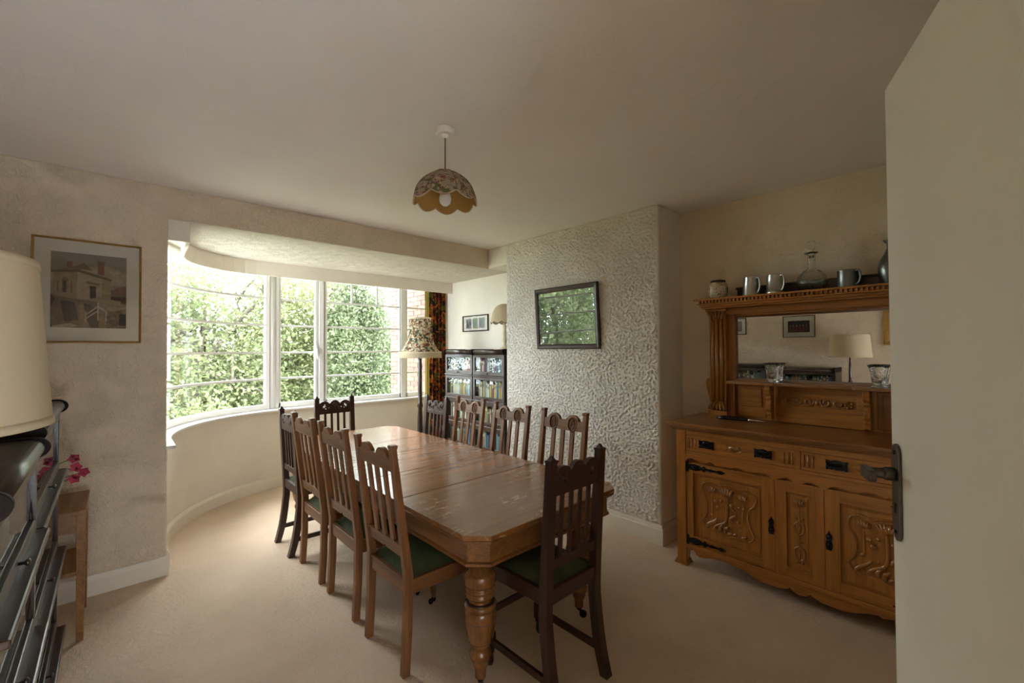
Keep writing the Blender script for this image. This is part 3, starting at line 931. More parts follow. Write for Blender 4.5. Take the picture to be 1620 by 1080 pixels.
# ------------------------------------------------------------------ chairs
def plate_between(mb, loops, depth, fn):
    """holed plate given in (x, z); fn maps (x, t, z) to the local point"""
    v, f = holed_plate(loops, depth)
    mb.add([fn(x, t, z) for (x, z, t) in v], f)
def seat_pad(mb, hx_, y0, y1, z0, rise, hx2=None):
    hx2 = hx2 or hx_
    def fn(u, v):
        x = (2*u-1); y = (2*v-1)
        e = (1-abs(x)**4)*(1-abs(y)**4)
        w = hx_+(hx2-hx_)*v
        return (x*w, y0+(y1-y0)*v, z0+rise*(e**0.5))
    mb.grid(fn, 12, 12)
    mb.box(-min(hx_, hx2), min(hx_, hx2), y0, y1, z0-0.02, z0+0.001)
def chair_oak():
    t = empty('dining_chair', (0, 0, 0), 0, None, 'chair')
    yb = lambda z: -0.180-0.130*max(0, z-0.45)
    for s in (-1, 1):
        p = [(-0.213, 0), (-0.203, 0.20), (-0.200, 0.45), (yb(1.05)-0.013, 1.045), (yb(1.05)+0.013, 1.05), (-0.160, 0.45), (-0.165, 0.20), (-0.177, 0)]
        q_ = MB().prism(p, 0, s*0.170 if s > 0 else -0.204, 0.204 if s > 0 else -0.170)
        q_.box(s*0.187-0.019, s*0.187+0.019, yb(1.05)-0.014, yb(1.05)+0.019, 1.034, 1.052)
        q_.build('rear_post', M['chair_z'], t, bevel=0.003)
    # lower rail with a small notch underneath
    zl = 0.525
    lo = [(-0.170, 0), (-0.012, 0), (-0.008, 0.010), (0.008, 0.010), (0.012, 0), (0.170, 0), (0.170, 0.058), (-0.170, 0.058)]
    m = MB(); plate_between(m, [lo], 0.018, lambda x, d_, z: (x, yb(zl+z)+d_, zl+z))
    m.build('lower_rail', M['chair_x'], t, bevel=0.0015)
    for x in (-0.083, 0, 0.083):
        MB().bar((x, yb(0.58), 0.578), (x, yb(0.945), 0.945), 0.033, 0.013, (0, 1, 0)).build('slat', M['chair_z'], t, bevel=0.0015)
    # top rail: bar with two arches, roundels carved on the front
    zt = 0.925
    o = [(-0.172, 0), (0.172, 0), (0.172, 0.062)]
    for cx in (0.083, -0.083):
        o += [(cx+0.063*math.cos(R(a)), 0.040+0.062*math.sin(R(a))) for a in range(24, 157, 12)]
    o += [(-0.172, 0.062)]
    ov = lambda cx: [(cx+0.034*math.cos(R(a)), 0.042+0.044*math.sin(R(a))) for a in range(0, 360, 18)]
    m = MB(); plate_between(m, [o], 0.013, lambda x, d_, z: (x, yb(zt+z)-0.0035+d_, zt+z))
    plate_between(m, [o, ov(0.083), ov(-0.083)], 0.009, lambda x, d_, z: (x, yb(zt+z)+0.0070+d_, zt+z))
    tr = m.build('top_rail', M['chair_x'], t)
    for cx in (-0.083, 0.083):
        c = MB()
        F = lambda x, z: (cx+x, yb(zt+z)+0.0105, zt+z)
        ring = [F(0.036*math.cos(2*PI*k/20), 0.042+0.046*math.sin(2*PI*k/20)) for k in range(21)]
        c.tube(ring, 0.0055, 6, cap=False)
        leaf = [F(0.017*math.sin(PI*k/8)*s_, 0.004+0.074*k/8) for s_ in (1,) for k in range(9)] + [F(-0.017*math.sin(PI*k/8), 0.004+0.074*k/8) for k in range(8, -1, -1)]
        c.tube(leaf, 0.0035, 5, cap=False)
        c.tube([F(0, 0.006), F(0, 0.076)], 0.003, 5)
        for k in range(3):
            for s_ in (-1, 1):
                c.tube([F(0, 0.018+0.016*k), F(s_*0.012, 0.029+0.016*k)], 0.0025, 5)
        c.build('roundel', M['chair_x'], tr)
    for s in (-1, 1):
        MB().bar((s*0.187, -0.165, 0.392), (s*0.196, 0.20, 0.392), 0.022, 0.068).build('seat_rail', M['chair_y'], t, bevel=0.003)
    MB().box(-0.172, 0.172, -0.193, -0.171, 0.358, 0.426).build('seat_rail', M['chair_x'], t, bevel=0.003)
    MB().box(-0.208, 0.208, 0.190, 0.214, 0.358, 0.426).build('seat_rail', M['chair_x'], t, bevel=0.004)
    m = MB(); seat_pad(m, 0.174, -0.170, 0.206, 0.422, 0.062, 0.194)
    tag(m.build('seat', M['velvet'], t), 'green velvet drop-in seat')
    for s in (-1, 1):
        x, y = s*0.190, 0.196
        l = MB().lathe([(0.011, 0.045), (0.015, 0.075), (0.020, 0.16), (0.023, 0.23), (0.017, 0.245), (0.025, 0.258), (0.017, 0.270), (0.023, 0.285), (0.023, 0.29)], (x, y, 0), 16)
        l.box(x-0.022, x+0.022, y-0.022, y+0.022, 0.29, 0.43)
        lo_ = l.build('front_leg', M['chair_z'], t)
        c = MB(); caster(c, x, y, 0.05, -1.9+s, 0.015); c.build('caster', M['iron'], lo_)
    return t
def scroll(cx, cz, r, a0, turns, n=14, k=0.25):
    return [(cx+r*(1-(1-k)*i/n)*math.cos(a0+turns*2*PI*i/n), cz+r*(1-(1-k)*i/n)*math.sin(a0+turns*2*PI*i/n)) for i in range(n+1)]
def chair_dark():
    t = empty('carved_chair', (0, 0, 0), 0, None, 'chair')
    yb = lambda z: -0.165-0.065*max(0, z-0.45)
    for s in (-1, 1):
        back = smooth_path([(0, -0.243, 0), (0, -0.212, 0.13), (0, -0.190, 0.30), (0, -0.186, 0.45), (0, yb(1.0)-0.017, 1.018)], 4)
        front = smooth_path([(0, -0.205, 0), (0, -0.170, 0.13), (0, -0.148, 0.30), (0, -0.145, 0.45), (0, yb(1.0)+0.015, 1.018)], 4)
        p = [(q.y, q.z) for q in back]+[(q.y, q.z) for q in reversed(front)]
        x0, x1 = (0.145, 0.187) if s > 0 else (-0.187, -0.145)
        m = MB().prism(p, 0, x0, x1)
        xc = s*0.165; yc = yb(1.0)
        m.box(xc-0.022, xc+0.022, yc-0.019, yc+0.018, 1.014, 1.024)
        m.lathe([(0.020, 1.023), (0.015, 1.030), (0.012, 1.033), (0.008, 1.041), (0.001, 1.044)], (xc, yc, 0), 4, mat=Matrix.Rotation(R(45), 3, 'Z'), smooth=False)
        m.build('rear_post', M['dark_z'], t, bevel=0.0025)
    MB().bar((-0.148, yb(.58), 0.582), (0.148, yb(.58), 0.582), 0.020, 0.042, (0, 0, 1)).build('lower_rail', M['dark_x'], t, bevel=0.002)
    for x in (-0.090, -0.030, 0.030, 0.090):
        MB().bar((x, yb(0.60), 0.600), (x, yb(0.88), 0.880), 0.021, 0.012, (0, 1, 0)).build('slat', M['dark_z'], t, bevel=0.0015)
    zt = 0.872
    o = [(-0.149, 0), (0.149, 0), (0.149, 0.085)]
    o += [(0.098+0.050*math.cos(R(a)), 0.078+0.042*math.sin(R(a))) for a in range(10, 165, 12)]
    o += [(0.045, 0.098), (0.041, 0.104)]
    o += [(0.038*math.cos(R(a)), 0.098+0.028*math.sin(R(a))) for a in range(15, 170, 14)]
    o += [(-0.041, 0.104), (-0.045, 0.098)]
    o += [(-0.098+0.050*math.cos(R(a)), 0.078+0.042*math.sin(R(a))) for a in range(15, 172, 12)]
    o += [(-0.149, 0.085)]
    holes = []
    for s in (-1, 1):
        holes.append([(s*(0.100+0.013*math.cos(R(a))), 0.075+0.013*math.sin(R(a))+0.006*math.cos(R(3*a))) for a in range(0, 360, 24)])
        holes.append([(s*0.088+s*0.006*math.cos(R(a)), 0.054+0.009*math.sin(R(a))) for a in range(0, 360, 40)])
        holes.append([(s*0.062+s*0.008*math.cos(R(a)), 0.058+0.006*math.sin(R(a))) for a in range(0, 360, 40)])
    m = MB(); plate_between(m, [o]+holes, 0.022, lambda x, d_, z: (x, yb(zt+z)+d_, zt+z))
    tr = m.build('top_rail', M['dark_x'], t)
    c = MB()
    F = lambda p: (p[0], yb(zt+p[1])+0.012, zt+p[1])
    for s in (-1, 1):
        c.tube([F((s*x, z)) for x, z in scroll(0.105, 0.072, 0.034, 0.3, 1.3)], 0.005, 6)
        c.tube([F((s*x, z)) for x, z in scroll(0.052, 0.058, 0.024, 2.2, 1.2)], 0.0045, 6)
        c.tube([F((s*x, z)) for x, z in smooth_xy([(0.14, 0.03), (0.10, 0.022), (0.06, 0.030), (0.02, 0.02)])], 0.004, 6)
    for k in range(5):
        a = R(30+30*k)
        c.tube([F((0, 0.07)), F((0.03*math.cos(a), 0.07+0.042*math.sin(a)))], [0.003, 0.006], 6)
    c.build('scroll_carving', M['dark_x'], tr)
    for s in (-1, 1):
        MB().bar((s*0.162, -0.155, 0.450), (s*0.172, 0.20, 0.450), 0.022, 0.066).build('seat_rail', M['dark_x'], t, bevel=0.003)
    MB().box(-0.150, 0.150, -0.180, -0.156, 0.418, 0.482).build('seat_rail', M['dark_x'], t, bevel=0.003)
    MB().box(-0.184, 0.184, 0.186, 0.210, 0.416, 0.482).build('seat_rail', M['dark_x'], t, bevel=0.004)
    m = MB(); seat_pad(m, 0.150, -0.155, 0.196, 0.480, 0.030, 0.168)
    tag(m.build('seat', M['velvet'], t), 'green velvet drop-in seat')
    for s in (-1, 1):
        x, y = s*0.168, 0.194
        l = MB().lathe([(0.014, 0), (0.019, 0.02), (0.016, 0.05), (0.021, 0.06), (0.022, 0.075)], (x, y, 0), 14)
        l.box(x-0.02, x+0.02, y-0.02, y+0.02, 0.075, 0.15)
        l.lathe([(0.019, 0.15), (0.014, 0.165), (0.021, 0.20), (0.022, 0.30), (0.015, 0.36), (0.021, 0.38), (0.021, 0.39)], (x, y, 0), 14)
        l.box(x-0.022, x+0.022, y-0.022, y+0.022, 0.39, 0.484)
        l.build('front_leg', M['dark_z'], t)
        MB().bar((s*0.165, -0.20, 0.112), (s*0.168, 0.18, 0.112), 0.016, 0.032).build('stretcher', M['dark_x'], t, bevel=0.002)
    MB().bar((-0.152, 0.194, 0.245), (0.152, 0.194, 0.245), 0.016, 0.030).build('stretcher', M['dark_x'], t, bevel=0.002)
    return t
def smooth_xy(p, n=5):
    return [(q.x, q.y) for q in smooth_path([(a, b, 0) for a, b in p], n)]
G = 'dining chairs round the table'
oak = chair_oak()
dk = chair_dark()
places = [
    (oak, 1.185, 1.985, -90, 'oak chair with green seat nearest the camera on the left side of the table'),
    (oak, 1.190, 2.535, -90, 'oak chair with green seat second from the camera on the left side of the table'),
    (oak, 1.188, 3.050, -90, 'oak chair with green seat third along the left side, beside the dark chair'),
    (dk, 1.180, 3.548, -90, 'dark carved chair at the far end of the left side, by the curved bay wall'),
    (oak, 2.062, 1.975, 90, 'oak chair with two carved roundels on the right side, nearest the sideboard'),
    (oak, 2.058, 2.510, 90, 'oak chair with two carved roundels second along the right side, against plaster wall'),
    (oak, 2.090, 3.085, 90, 'oak chair with two carved roundels in front of the glazed bookcase'),
    (dk, 2.075, 3.520, 90, 'dark scroll-carved chair at the right side beside the floor lamp pole'),
    (dk, 1.490, 1.400, 0, 'dark carved chair at the near head of the table with its back to the camera'),
    (dk, 1.585, 4.040, 180, 'dark carved chair at the far head of the table, under the window'),
]
used = set()
for (p, x, y, a, lab) in places:
    c = p if p.name not in used else copy_tree(p)
    used.add(p.name)
    c.location = (x, y, 0); c.rotation_euler = (0, 0, R(a))
    c['label'] = lab; c['group'] = G

# ------------------------------------------------------------------ sideboard (front faces -x)
SB = empty('sideboard', (2.905, 0.7265, 0), 0, 'carved oak mirror-backed sideboard with black hinges against the right wall', 'sideboard')
OY, OZ, OC, OT = M['side_y'], M['side_z'], M['side_carve'], M['side_top']
MB().box(0.022, 0.50, -0.70, 0.70, 0.145, 0.93).build('carcass', OZ, SB)
for s in (-1, 1):
    for x0 in (-0.006, 0.455):
        y0, y1 = (0.664, 0.728) if s > 0 else (-0.728, -0.664)
        p = MB().box(x0, x0+0.056, y0, y1, 0.0, 0.93)
        p.box(x0-0.016, x0+0.07, y0-0.014, y1+0.014, 0.0, 0.014).box(x0-0.009, x0+0.063, y0-0.008, y1+0.008, 0.014, 0.03)
        p.build('corner_post', OZ, SB, bevel=0.003)
# frame rails
MB().box(0.0, 0.04, -0.664, 0.664, 0.886, 0.93).build('front_rail', OY, SB, bevel=0.002)
MB().box(0.0, 0.04, -0.664, 0.664, 0.762, 0.779).build('front_rail', OY, SB, bevel=0.002)
MB().box(0.0, 0.04, -0.013, 0.013, 0.779, 0.886).build('drawer_divider', OZ, SB, bevel=0.002)
MB().box(-0.006, 0.04, -0.664, 0.664, 0.118, 0.146).build('front_rail', OY, SB, bevel=0.004)
# wavy rail over the doors
half = [(0.664, 0.762), (0.664, 0.700), (0.650, 0.722), (0.62, 0.733), (0.57, 0.712), (0.53, 0.708), (0.505, 0.724), (0.48, 0.722), (0.45, 0.708), (0.415, 0.706), (0.398, 0.716), (0.385, 0.704), (0.34, 0.722), (0.30, 0.720), (0.27, 0.706), (0.23, 0.714), (0.19, 0.722), (0.16, 0.716), (0.125, 0.690), (0.10, 0.704), (0.055, 0.720), (0.045, 0.712), (0.02, 0.700), (0.0, 0.698)]
MB().prism(half+[(-y, z) for y, z in reversed(half[:-1])], 0, -0.005, 0.022).build('wavy_rail', OY, SB, bevel=0.002)
# shaped apron
ha = [(0.664, 0.120), (0.664, 0.035), (0.652, 0.052), (0.648, 0.085), (0.635, 0.108), (0.615, 0.110), (0.602, 0.088), (0.580, 0.074), (0.540, 0.082), (0.49, 0.096), (0.40, 0.103), (0.362, 0.090), (0.348, 0.099), (0.297, 0.090), (0.245, 0.068), (0.20, 0.057), (0.105, 0.060), (0.058, 0.076), (0.053, 0.087), (0.030, 0.066), (0.0, 0.058)]
MB().prism(ha+[(-y, z) for y, z in reversed(ha[:-1])], 0, 0.002, 0.024).build('apron', OY, SB, bevel=0.002)
# worktop
wt = MB().box(-0.055, 0.515, -0.782, 0.782, 0.952, 0.972).box(-0.048, 0.515, -0.775, 0.775, 0.943, 0.953).box(-0.034, 0.515, -0.760, 0.760, 0.930, 0.944).box(-0.020, 0.515, -0.745, 0.745, 0.920, 0.931)
wt.build('worktop', OT, SB, bevel=0.005, seg=3)
def bail_handle(par, y, z):
    p = MB()
    W_, H_ = 0.050, 0.025
    base_ = [(-1, -0.55), (-0.92, -0.75), (-1.04, -1.02), (-0.80, -1.08), (-0.62, -0.86), (-0.42, -1.0), (-0.22, -0.86), (0, -1.06), (0.22, -0.86), (0.42, -1.0), (0.62, -0.86), (0.80, -1.08), (1.04, -1.02), (0.92, -0.75), (1, -0.55), (0.94, 0), (1, 0.5), (0.95, 0.72), (1.05, 1.0), (0.80, 1.02), (0.58, 0.84), (0.35, 1.02), (0, 1.12), (-0.35, 1.02), (-0.58, 0.84), (-0.80, 1.02), (-1.05, 1.0), (-0.95, 0.72), (-1, 0.5), (-0.94, 0)]
    p.prism([(y+a_*W_, z+b_*H_) for a_, b_ in base_], 0, -0.004, 0.001)
    for a_, b_ in ((-0.9, -0.85), (0.9, -0.85), (-0.9, 0.8), (0.9, 0.8), (-0.45, -0.85), (0, -0.85), (0.45, -0.85), (-0.85, 0), (0.85, 0)):
        p.ball((-0.004, y+a_*W_, z+b_*H_), 0.0048, seg=6, rings=4)
    p.ball((-0.003, y, z+0.010), 0.012, (0.5, 2.4, 1.0), 10, 6)
    p.tube(smooth_path([(-0.004, y-0.040, z+0.010), (-0.018, y-0.038, z-0.004), (-0.021, y, z-0.009), (-0.018, y+0.038, z-0.004), (-0.004, y+0.040, z+0.010)], 4), 0.0046, 6)
    tag(p.build('drawer_handle', M['iron'], par), 'black iron bail handle on an ornate plate')
def boss(c, y, z, s=1):
    c.ball((0.004, y, z), 0.034, (0.50, 1.0, 0.62), 16, 10)
    for (pts, r) in (([(0.03, -0.018), (0.0, -0.026), (-0.03, -0.024), (-0.052, -0.006)], 0.006), ([(-0.028, 0.018), (-0.035, 0.0), (-0.055, -0.008), (-0.076, -0.004)], 0.006),
                     ([(0.035, 0.010), (0.052, 0.024), (0.078, 0.020)], 0.004), ([(0.036, -0.006), (0.060, -0.016), (0.085, -0.004)], 0.0035)):
        c.tube([(0.002, y+p.x*s, z+p.y) for p in smooth_path([(a, b, 0) for a, b in pts], 4)], r, 6)
for s in (-1, 1):
    y0, y1 = (0.0145, 0.6625) if s > 0 else (-0.6625, -0.0145)
    dr = MB().box(0.002, 0.30, y0, y1, 0.781, 0.884).build('drawer', OY, SB, bevel=0.003)
    for yc in ((0.620, 0.050) if s > 0 else (-0.050, -0.620)):
        for k in (-1, 0, 1):
            MB().tube([(0.001, yc+k*0.022, 0.800), (0.001, yc+k*0.022, 0.868)], 0.0048, 6).build('flute', OC, dr)
    c = MB()
    ym = 0.352*s
    boss(c, ym, 0.838)
    c.build('drawer_carving', OC, dr)
    for dy in (0.170, -0.170):
        bail_handle(dr, ym+dy, 0.836)
# carved doors
BORDER = [(0.157, 0.132), (0.145, 0.158), (0.11, 0.172), (0.071, 0.163), (0.048, 0.157), (0.032, 0.169), (-0.033, 0.173), (-0.065, 0.158), (-0.116, 0.162), (-0.146, 0.15), (-0.169, 0.137), (-0.171, 0.111), (-0.158, 0.078), (-0.133, 0.05), (-0.124, 0.01), (-0.131, -0.042), (-0.153, -0.09), (-0.16, -0.109), (-0.142, -0.141), (-0.097, -0.15), (-0.05, -0.143), (-0.002, -0.156), (0.036, -0.142), (0.075, -0.139), (0.126, -0.138), (0.154, -0.103), (0.16, -0.087), (0.136, -0.052), (0.124, 0.004), (0.132, 0.054), (0.158, 0.094), (0.157, 0.132)]
STEMS = [([(0, 0.104), (-0.002, 0.054), (-0.001, -0.025), (0.013, -0.068), (0.063, -0.099), (0.08, -0.122)], 0.0075),
         ([(0.094, 0.098), (0.092, 0.041), (0.093, -0.017), (0.101, -0.033)], 0.0035), ([(-0.095, 0.078), (-0.094, 0.012), (-0.093, -0.037), (-0.101, -0.046)], 0.0035),
         ([(0.062, -0.054), (0.085, -0.08), (0.12, -0.105), (0.126, -0.129), (0.097, -0.138)], 0.008), ([(-0.06, -0.003), (-0.025, -0.026), (-0.02, -0.047), (-0.03, -0.061)], 0.0075),
         ([(0.012, -0.075), (0.041, -0.105), (0.03, -0.130)], 0.008), ([(-0.012, -0.085), (0.012, -0.115), (0.006, -0.140)], 0.008),
         ([(-0.027, -0.115), (-0.002, -0.136)], 0.007), ([(-0.058, -0.119), (-0.035, -0.134)], 0.007), ([(-0.105, -0.121), (-0.087, -0.137)], 0.006)]
BUDS = [(0.075, 0.054, 0.011), (0.056, 0.022, 0.012), (0.033, 0.067, 0.009), (-0.026, 0.052, 0.012), (-0.042, 0.025, 0.009), (0.035, -0.052, 0.007), (-0.105, 0.048, 0.011), (-0.071, 0.05, 0.007), (0.008, -0.106, 0.012), (-0.07, -0.041, 0.010), (-0.085, -0.092, 0.007), (-0.112, -0.126, 0.010), (0.101, -0.033, 0.009)]
FLOW = [(0.094, 0.128, 0.9), (-0.003, 0.126, 1.25), (-0.098, 0.116, 0.9)]
def tulip(c, x, y, z, s):
    for k, a in enumerate((-38, -14, 14, 38)):
        q = R(90+a)
        c.tube([(x, y, z-0.018*s), (x-0.004, y+0.020*s*math.cos(q)*1.0, z-0.006*s), (x-0.003, y+0.034*s*math.cos(q), z+0.022*s*math.sin(q))], [0.003*s, 0.0085*s, 0.0035*s], 6)
    c.ball((x-0.002, y, z+0.006*s), 0.011*s, (0.6, 0.8, 1.3), 8, 5)
    for sg in (-1, 1):
        c.tube([(x, y, z-0.018*s), (x, y+sg*0.020*s, z-0.010*s), (x, y+sg*0.032*s, z+0.012*s)], [0.003, 0.005*s, 0.002], 6)
def strap_hinge(par, y, z, s, lab=None):
    h_ = MB()
    h_.box(-0.004, 0.001, min(y, y-s*0.018), max(y, y-s*0.018), z-0.034, z+0.034)
    pts = [(0, 0.010), (0.02, 0.017), (0.05, 0.022), (0.08, 0.017), (0.10, 0.008), (0.108, 0.018), (0.118, 0.018), (0.126, 0.007), (0.15, 0.006), (0.158, 0.011), (0.168, 0.006), (0.20, 0.005), (0.208, 0.012), (0.225, 0.011), (0.248, 0.001)]
    h_.prism([(y-s*(0.012+a), z+b) for a, b in pts]+[(y-s*(0.012+a), z-b) for a, b in reversed(pts)], 0, -0.005, 0.0)
    h_.ball((-0.004, y-s*0.065, z), 0.016, (0.35, 1.7, 0.9), 10, 6)
    for a in (0.125, 0.175, 0.225):
        h_.ball((-0.006, y-s*a, z), 0.006, seg=8, rings=5)
    tag(h_.build('strap_hinge', M['iron'], par), 'black iron strap hinge')
for s in (-1, 1):
    ya, yb_ = 0.123, 0.662          # inner and outer edge
    Y = lambda a: a*s
    def bx(mb, x0, x1, a, b, z0, z1):
        return mb.box(x0, x1, min(Y(a), Y(b)), max(Y(a), Y(b)), z0, z1)
    dm = MB()
    bx(dm, 0.002, 0.024, ya, ya+0.069, 0.148, 0.699); bx(dm, 0.002, 0.024, yb_-0.047, yb_, 0.148, 0.699)
    dm.cur = 1
    bx(dm, 0.002, 0.024, ya+0.069, yb_-0.047, 0.148, 0.206); bx(dm, 0.002, 0.024, ya+0.069, yb_-0.047, 0.633, 0.699)
    dd = dm.build('door', [OZ, OY], SB, bevel=0.002)
    pnl = MB(); bx(pnl, 0.016, 0.022, ya+0.069, yb_-0.047, 0.206, 0.633)
    bx(pnl, 0.011, 0.018, ya+0.082, yb_-0.085, 0.222, 0.617)
    pnl.build('door_panel', OZ, dd, bevel=0.004)
    c = MB()
    yc, zc = (0.3995 if s > 0 else -0.385), 0.42
    c.tube([(0.0095, yc+p.x, zc+p.y) for p in smooth_path([(a, b, 0) for a, b in BORDER], 3)], 0.0058, 6, cap=False)
    for pts, r in STEMS:
        sp_ = smooth_path([(a, b, 0) for a, b in pts], 4)
        c.tube([(0.0090, yc+p.x, zc+p.y) for p in sp_], [1.25*r*(0.65+0.5*math.sin(PI*i/(len(sp_)-1))) for i in range(len(sp_))], 8)
    for a, b, r in BUDS:
        c.ball((0.0085, yc+a, zc+b), r*1.15, (0.9, 1, 1), 10, 7)
    for a, b, r in FLOW:
        tulip(c, 0.006, yc+a, zc+b, r*1.15)
    c.build('flower_carving', OC, dd)
    strap_hinge(dd, Y(0.664), 0.672, s); strap_hinge(dd, Y(0.664), 0.176, s)
    lt = MB().prism([(Y(0.142)+a, 0.412+b) for a, b in [(-0.012, -0.045), (0.012, -0.045), (0.016, -0.02), (0.011, 0.01), (0.015, 0.03), (0.004, 0.05), (0, 0.06), (-0.004, 0.05), (-0.015, 0.03), (-0.011, 0.01), (-0.016, -0.02)]], 0, -0.004, 0.003)
    for b in (-0.035, -0.015, 0.008, 0.03):
        lt.ball((-0.006, Y(0.142), 0.412+b), 0.009, seg=8, rings=5)
    tag(lt.build('latch', M['iron'], dd), 'black iron latch plate')
cp = MB()
cp.box(0.001, 0.024, 0.062, 0.1215, 0.147, 0.70).box(0.001, 0.024, -0.1215, -0.062, 0.147, 0.70)
cp.cur = 1
cp.box(0.001, 0.024, -0.062, 0.062, 0.147, 0.206).box(0.001, 0.024, -0.062, 0.062, 0.637, 0.70)
cp = cp.build('centre_panel', [OZ, OY], SB, bevel=0.002)
MB().box(0.014, 0.022, -0.062, 0.062, 0.206, 0.637).box(0.010, 0.016, -0.042, 0.042, 0.222, 0.620).build('panel', OZ, cp, bevel=0.003)
c = MB()
tulip(c, 0.006, 0, 0.585, 1.1)
c.tube([(0.0085, p.x, p.y) for p in smooth_path([(0, 0.565, 0), (0.001, 0.52, 0), (-0.002, 0.46, 0), (0.002, 0.40, 0), (0.001, 0.345, 0), (0, 0.24, 0)], 4)], 0.005, 8)
for s in (-1, 1):
    c.ball((0.010, s*0.016, 0.495), 0.009, seg=8, rings=6)
    c.tube([(0.0085, s*p.x, p.y) for p in smooth_path([(0.004, 0.48, 0), (0.024, 0.45, 0), (0.020, 0.42, 0), (0.004, 0.40, 0)], 4)], 0.0055, 6)
    c.tube([(0.0085, s*p.x, p.y) for p in smooth_path([(0.002, 0.335, 0), (0.024, 0.315, 0), (0.024, 0.275, 0), (0.006, 0.255, 0)], 4)], 0.0065, 6)
    c.tube([(0.0085, 0, 0.362), (0.0105, s*0.024, 0.366)], 0.005, 6)
    c.ball((0.010, s*0.015, 0.245), 0.009, seg=8, rings=6)
c.build('flower_carving', OC, cp)
# upper stage
MB().box(0.470, 0.515, -0.665, 0.665, 0.972, 1.80).build('backboard', OZ, SB)
for s in (-1, 1):
    yc = 0.600*s
    cm = MB().box(0.395, 0.47, yc-0.058, yc+0.058, 0.98, 1.765)
    cm.box(0.362, 0.47, yc-0.080, yc+0.080, 0.972, 0.990).box(0.372, 0.47, yc-0.070, yc+0.070, 0.990, 1.018)
    cm.box(0.368, 0.47, yc-0.074, yc+0.074, 1.748, 1.766)
    cl = cm.build('column', OZ, SB, bevel=0.003)
    rd = MB()
    for k in (-1, 0, 1):
        rd.tube([(0.392-0.006*(k == 0), yc+k*0.030, 1.07), (0.392-0.006*(k == 0), yc+k*0.030, 1.70)], 0.015, 10)
    rd.build('reeding', OC, cl)
    for zb, sg in ((1.03, 1), (1.742, -1)):
        lf = MB()
        for k in range(-2, 3):
            lf.tube([(0.390, yc+k*0.016, zb+sg*0.060), (0.372, yc+k*0.022, zb+sg*0.030), (0.366, yc+k*0.028, zb)], [0.006, 0.011, 0.008], 7)
            lf.ball((0.368, yc+k*0.027, zb+sg*0.004), 0.010, seg=7, rings=5)
        lf.build('leaf_carving', OC, cl)
    # flat board between column and mirror, and side scroll bracket
    b0, b1 = (0.500, 0.542) if s > 0 else (-0.542, -0.500)
    MB().box(0.435, 0.47, b0, b1, 0.972, 1.765).build('stile', OZ, SB, bevel=0.002)
    sp_ = [(yc+s*0.058+s*a, b) for a, b in [(0, 0.99), (0.022, 0.99), (0.010, 1.04), (0.022, 1.10), (0.040, 1.17), (0.046, 1.21), (0.040, 1.245), (0.022, 1.255), (0.012, 1.24), (0, 1.26)]]
    MB().prism(sp_, 0, 0.43, 0.46).build('side_bracket', OZ, SB, bevel=0.003)
# mirror
mf = MB()
mf.box(0.448, 0.47, -0.500, 0.500, 1.712, 1.765).box(0.448, 0.47, -0.500, 0.500, 1.215, 1.247)
mf.box(0.440, 0.47, 0.497, 0.5015, 1.247, 1.712).box(0.440, 0.47, -0.5015, -0.497, 1.247, 1.712)
mf.build('mirror_frame', OY, SB)
mi_ = MB()
a, b, z0, z1, bv = -0.497, 0.497, 1.247, 1.712, 0.016
v = [(0.466, a, z0), (0.466, b, z0), (0.466, b, z1), (0.466, a, z1), (0.4635, a+bv, z0+bv), (0.4635, b-bv, z0+bv), (0.4635, b-bv, z1-bv), (0.4635, a+bv, z1-bv)]
mi_.add(v, [(4, 5, 6, 7), (0, 1, 5, 4), (1, 2, 6, 5), (2, 3, 7, 6), (3, 0, 4, 7)])
tag(mi_.build('mirror', M['mirror'], SB), 'bevelled rectangular mirror')
# frieze, cornice with dentils, upstand
MB().box(0.40, 0.515, -0.542, 0.542, 1.722, 1.766).build('frieze', OY, SB, bevel=0.002)
co = MB().box(0.300, 0.515, -0.676, 0.676, 1.766, 1.778).box(0.285, 0.515, -0.684, 0.684, 1.778, 1.798).box(0.278, 0.515, -0.690, 0.690, 1.798, 1.822).box(0.252, 0.30, -0.694, 0.694, 1.794, 1.803).box(0.240, 0.515, -0.713, 0.713, 1.822, 1.835)
cn = co.build('cornice', OY, SB, bevel=0.004)
dn = MB()
k = -0.680
while k < 0.685:
    dn.box(0.252, 0.275, k, k+0.012, 1.803, 1.8215); k += 0.024
tag(dn.build('dentils', OY, cn), kind='stuff')
up_ = MB().box(0.485, 0.512, -0.490, 0.490, 1.835, 1.912).box(0.476, 0.514, -0.497, 0.497, 1.907, 1.922)
up_.build('upstand', M['dark_x'], SB, bevel=0.003)
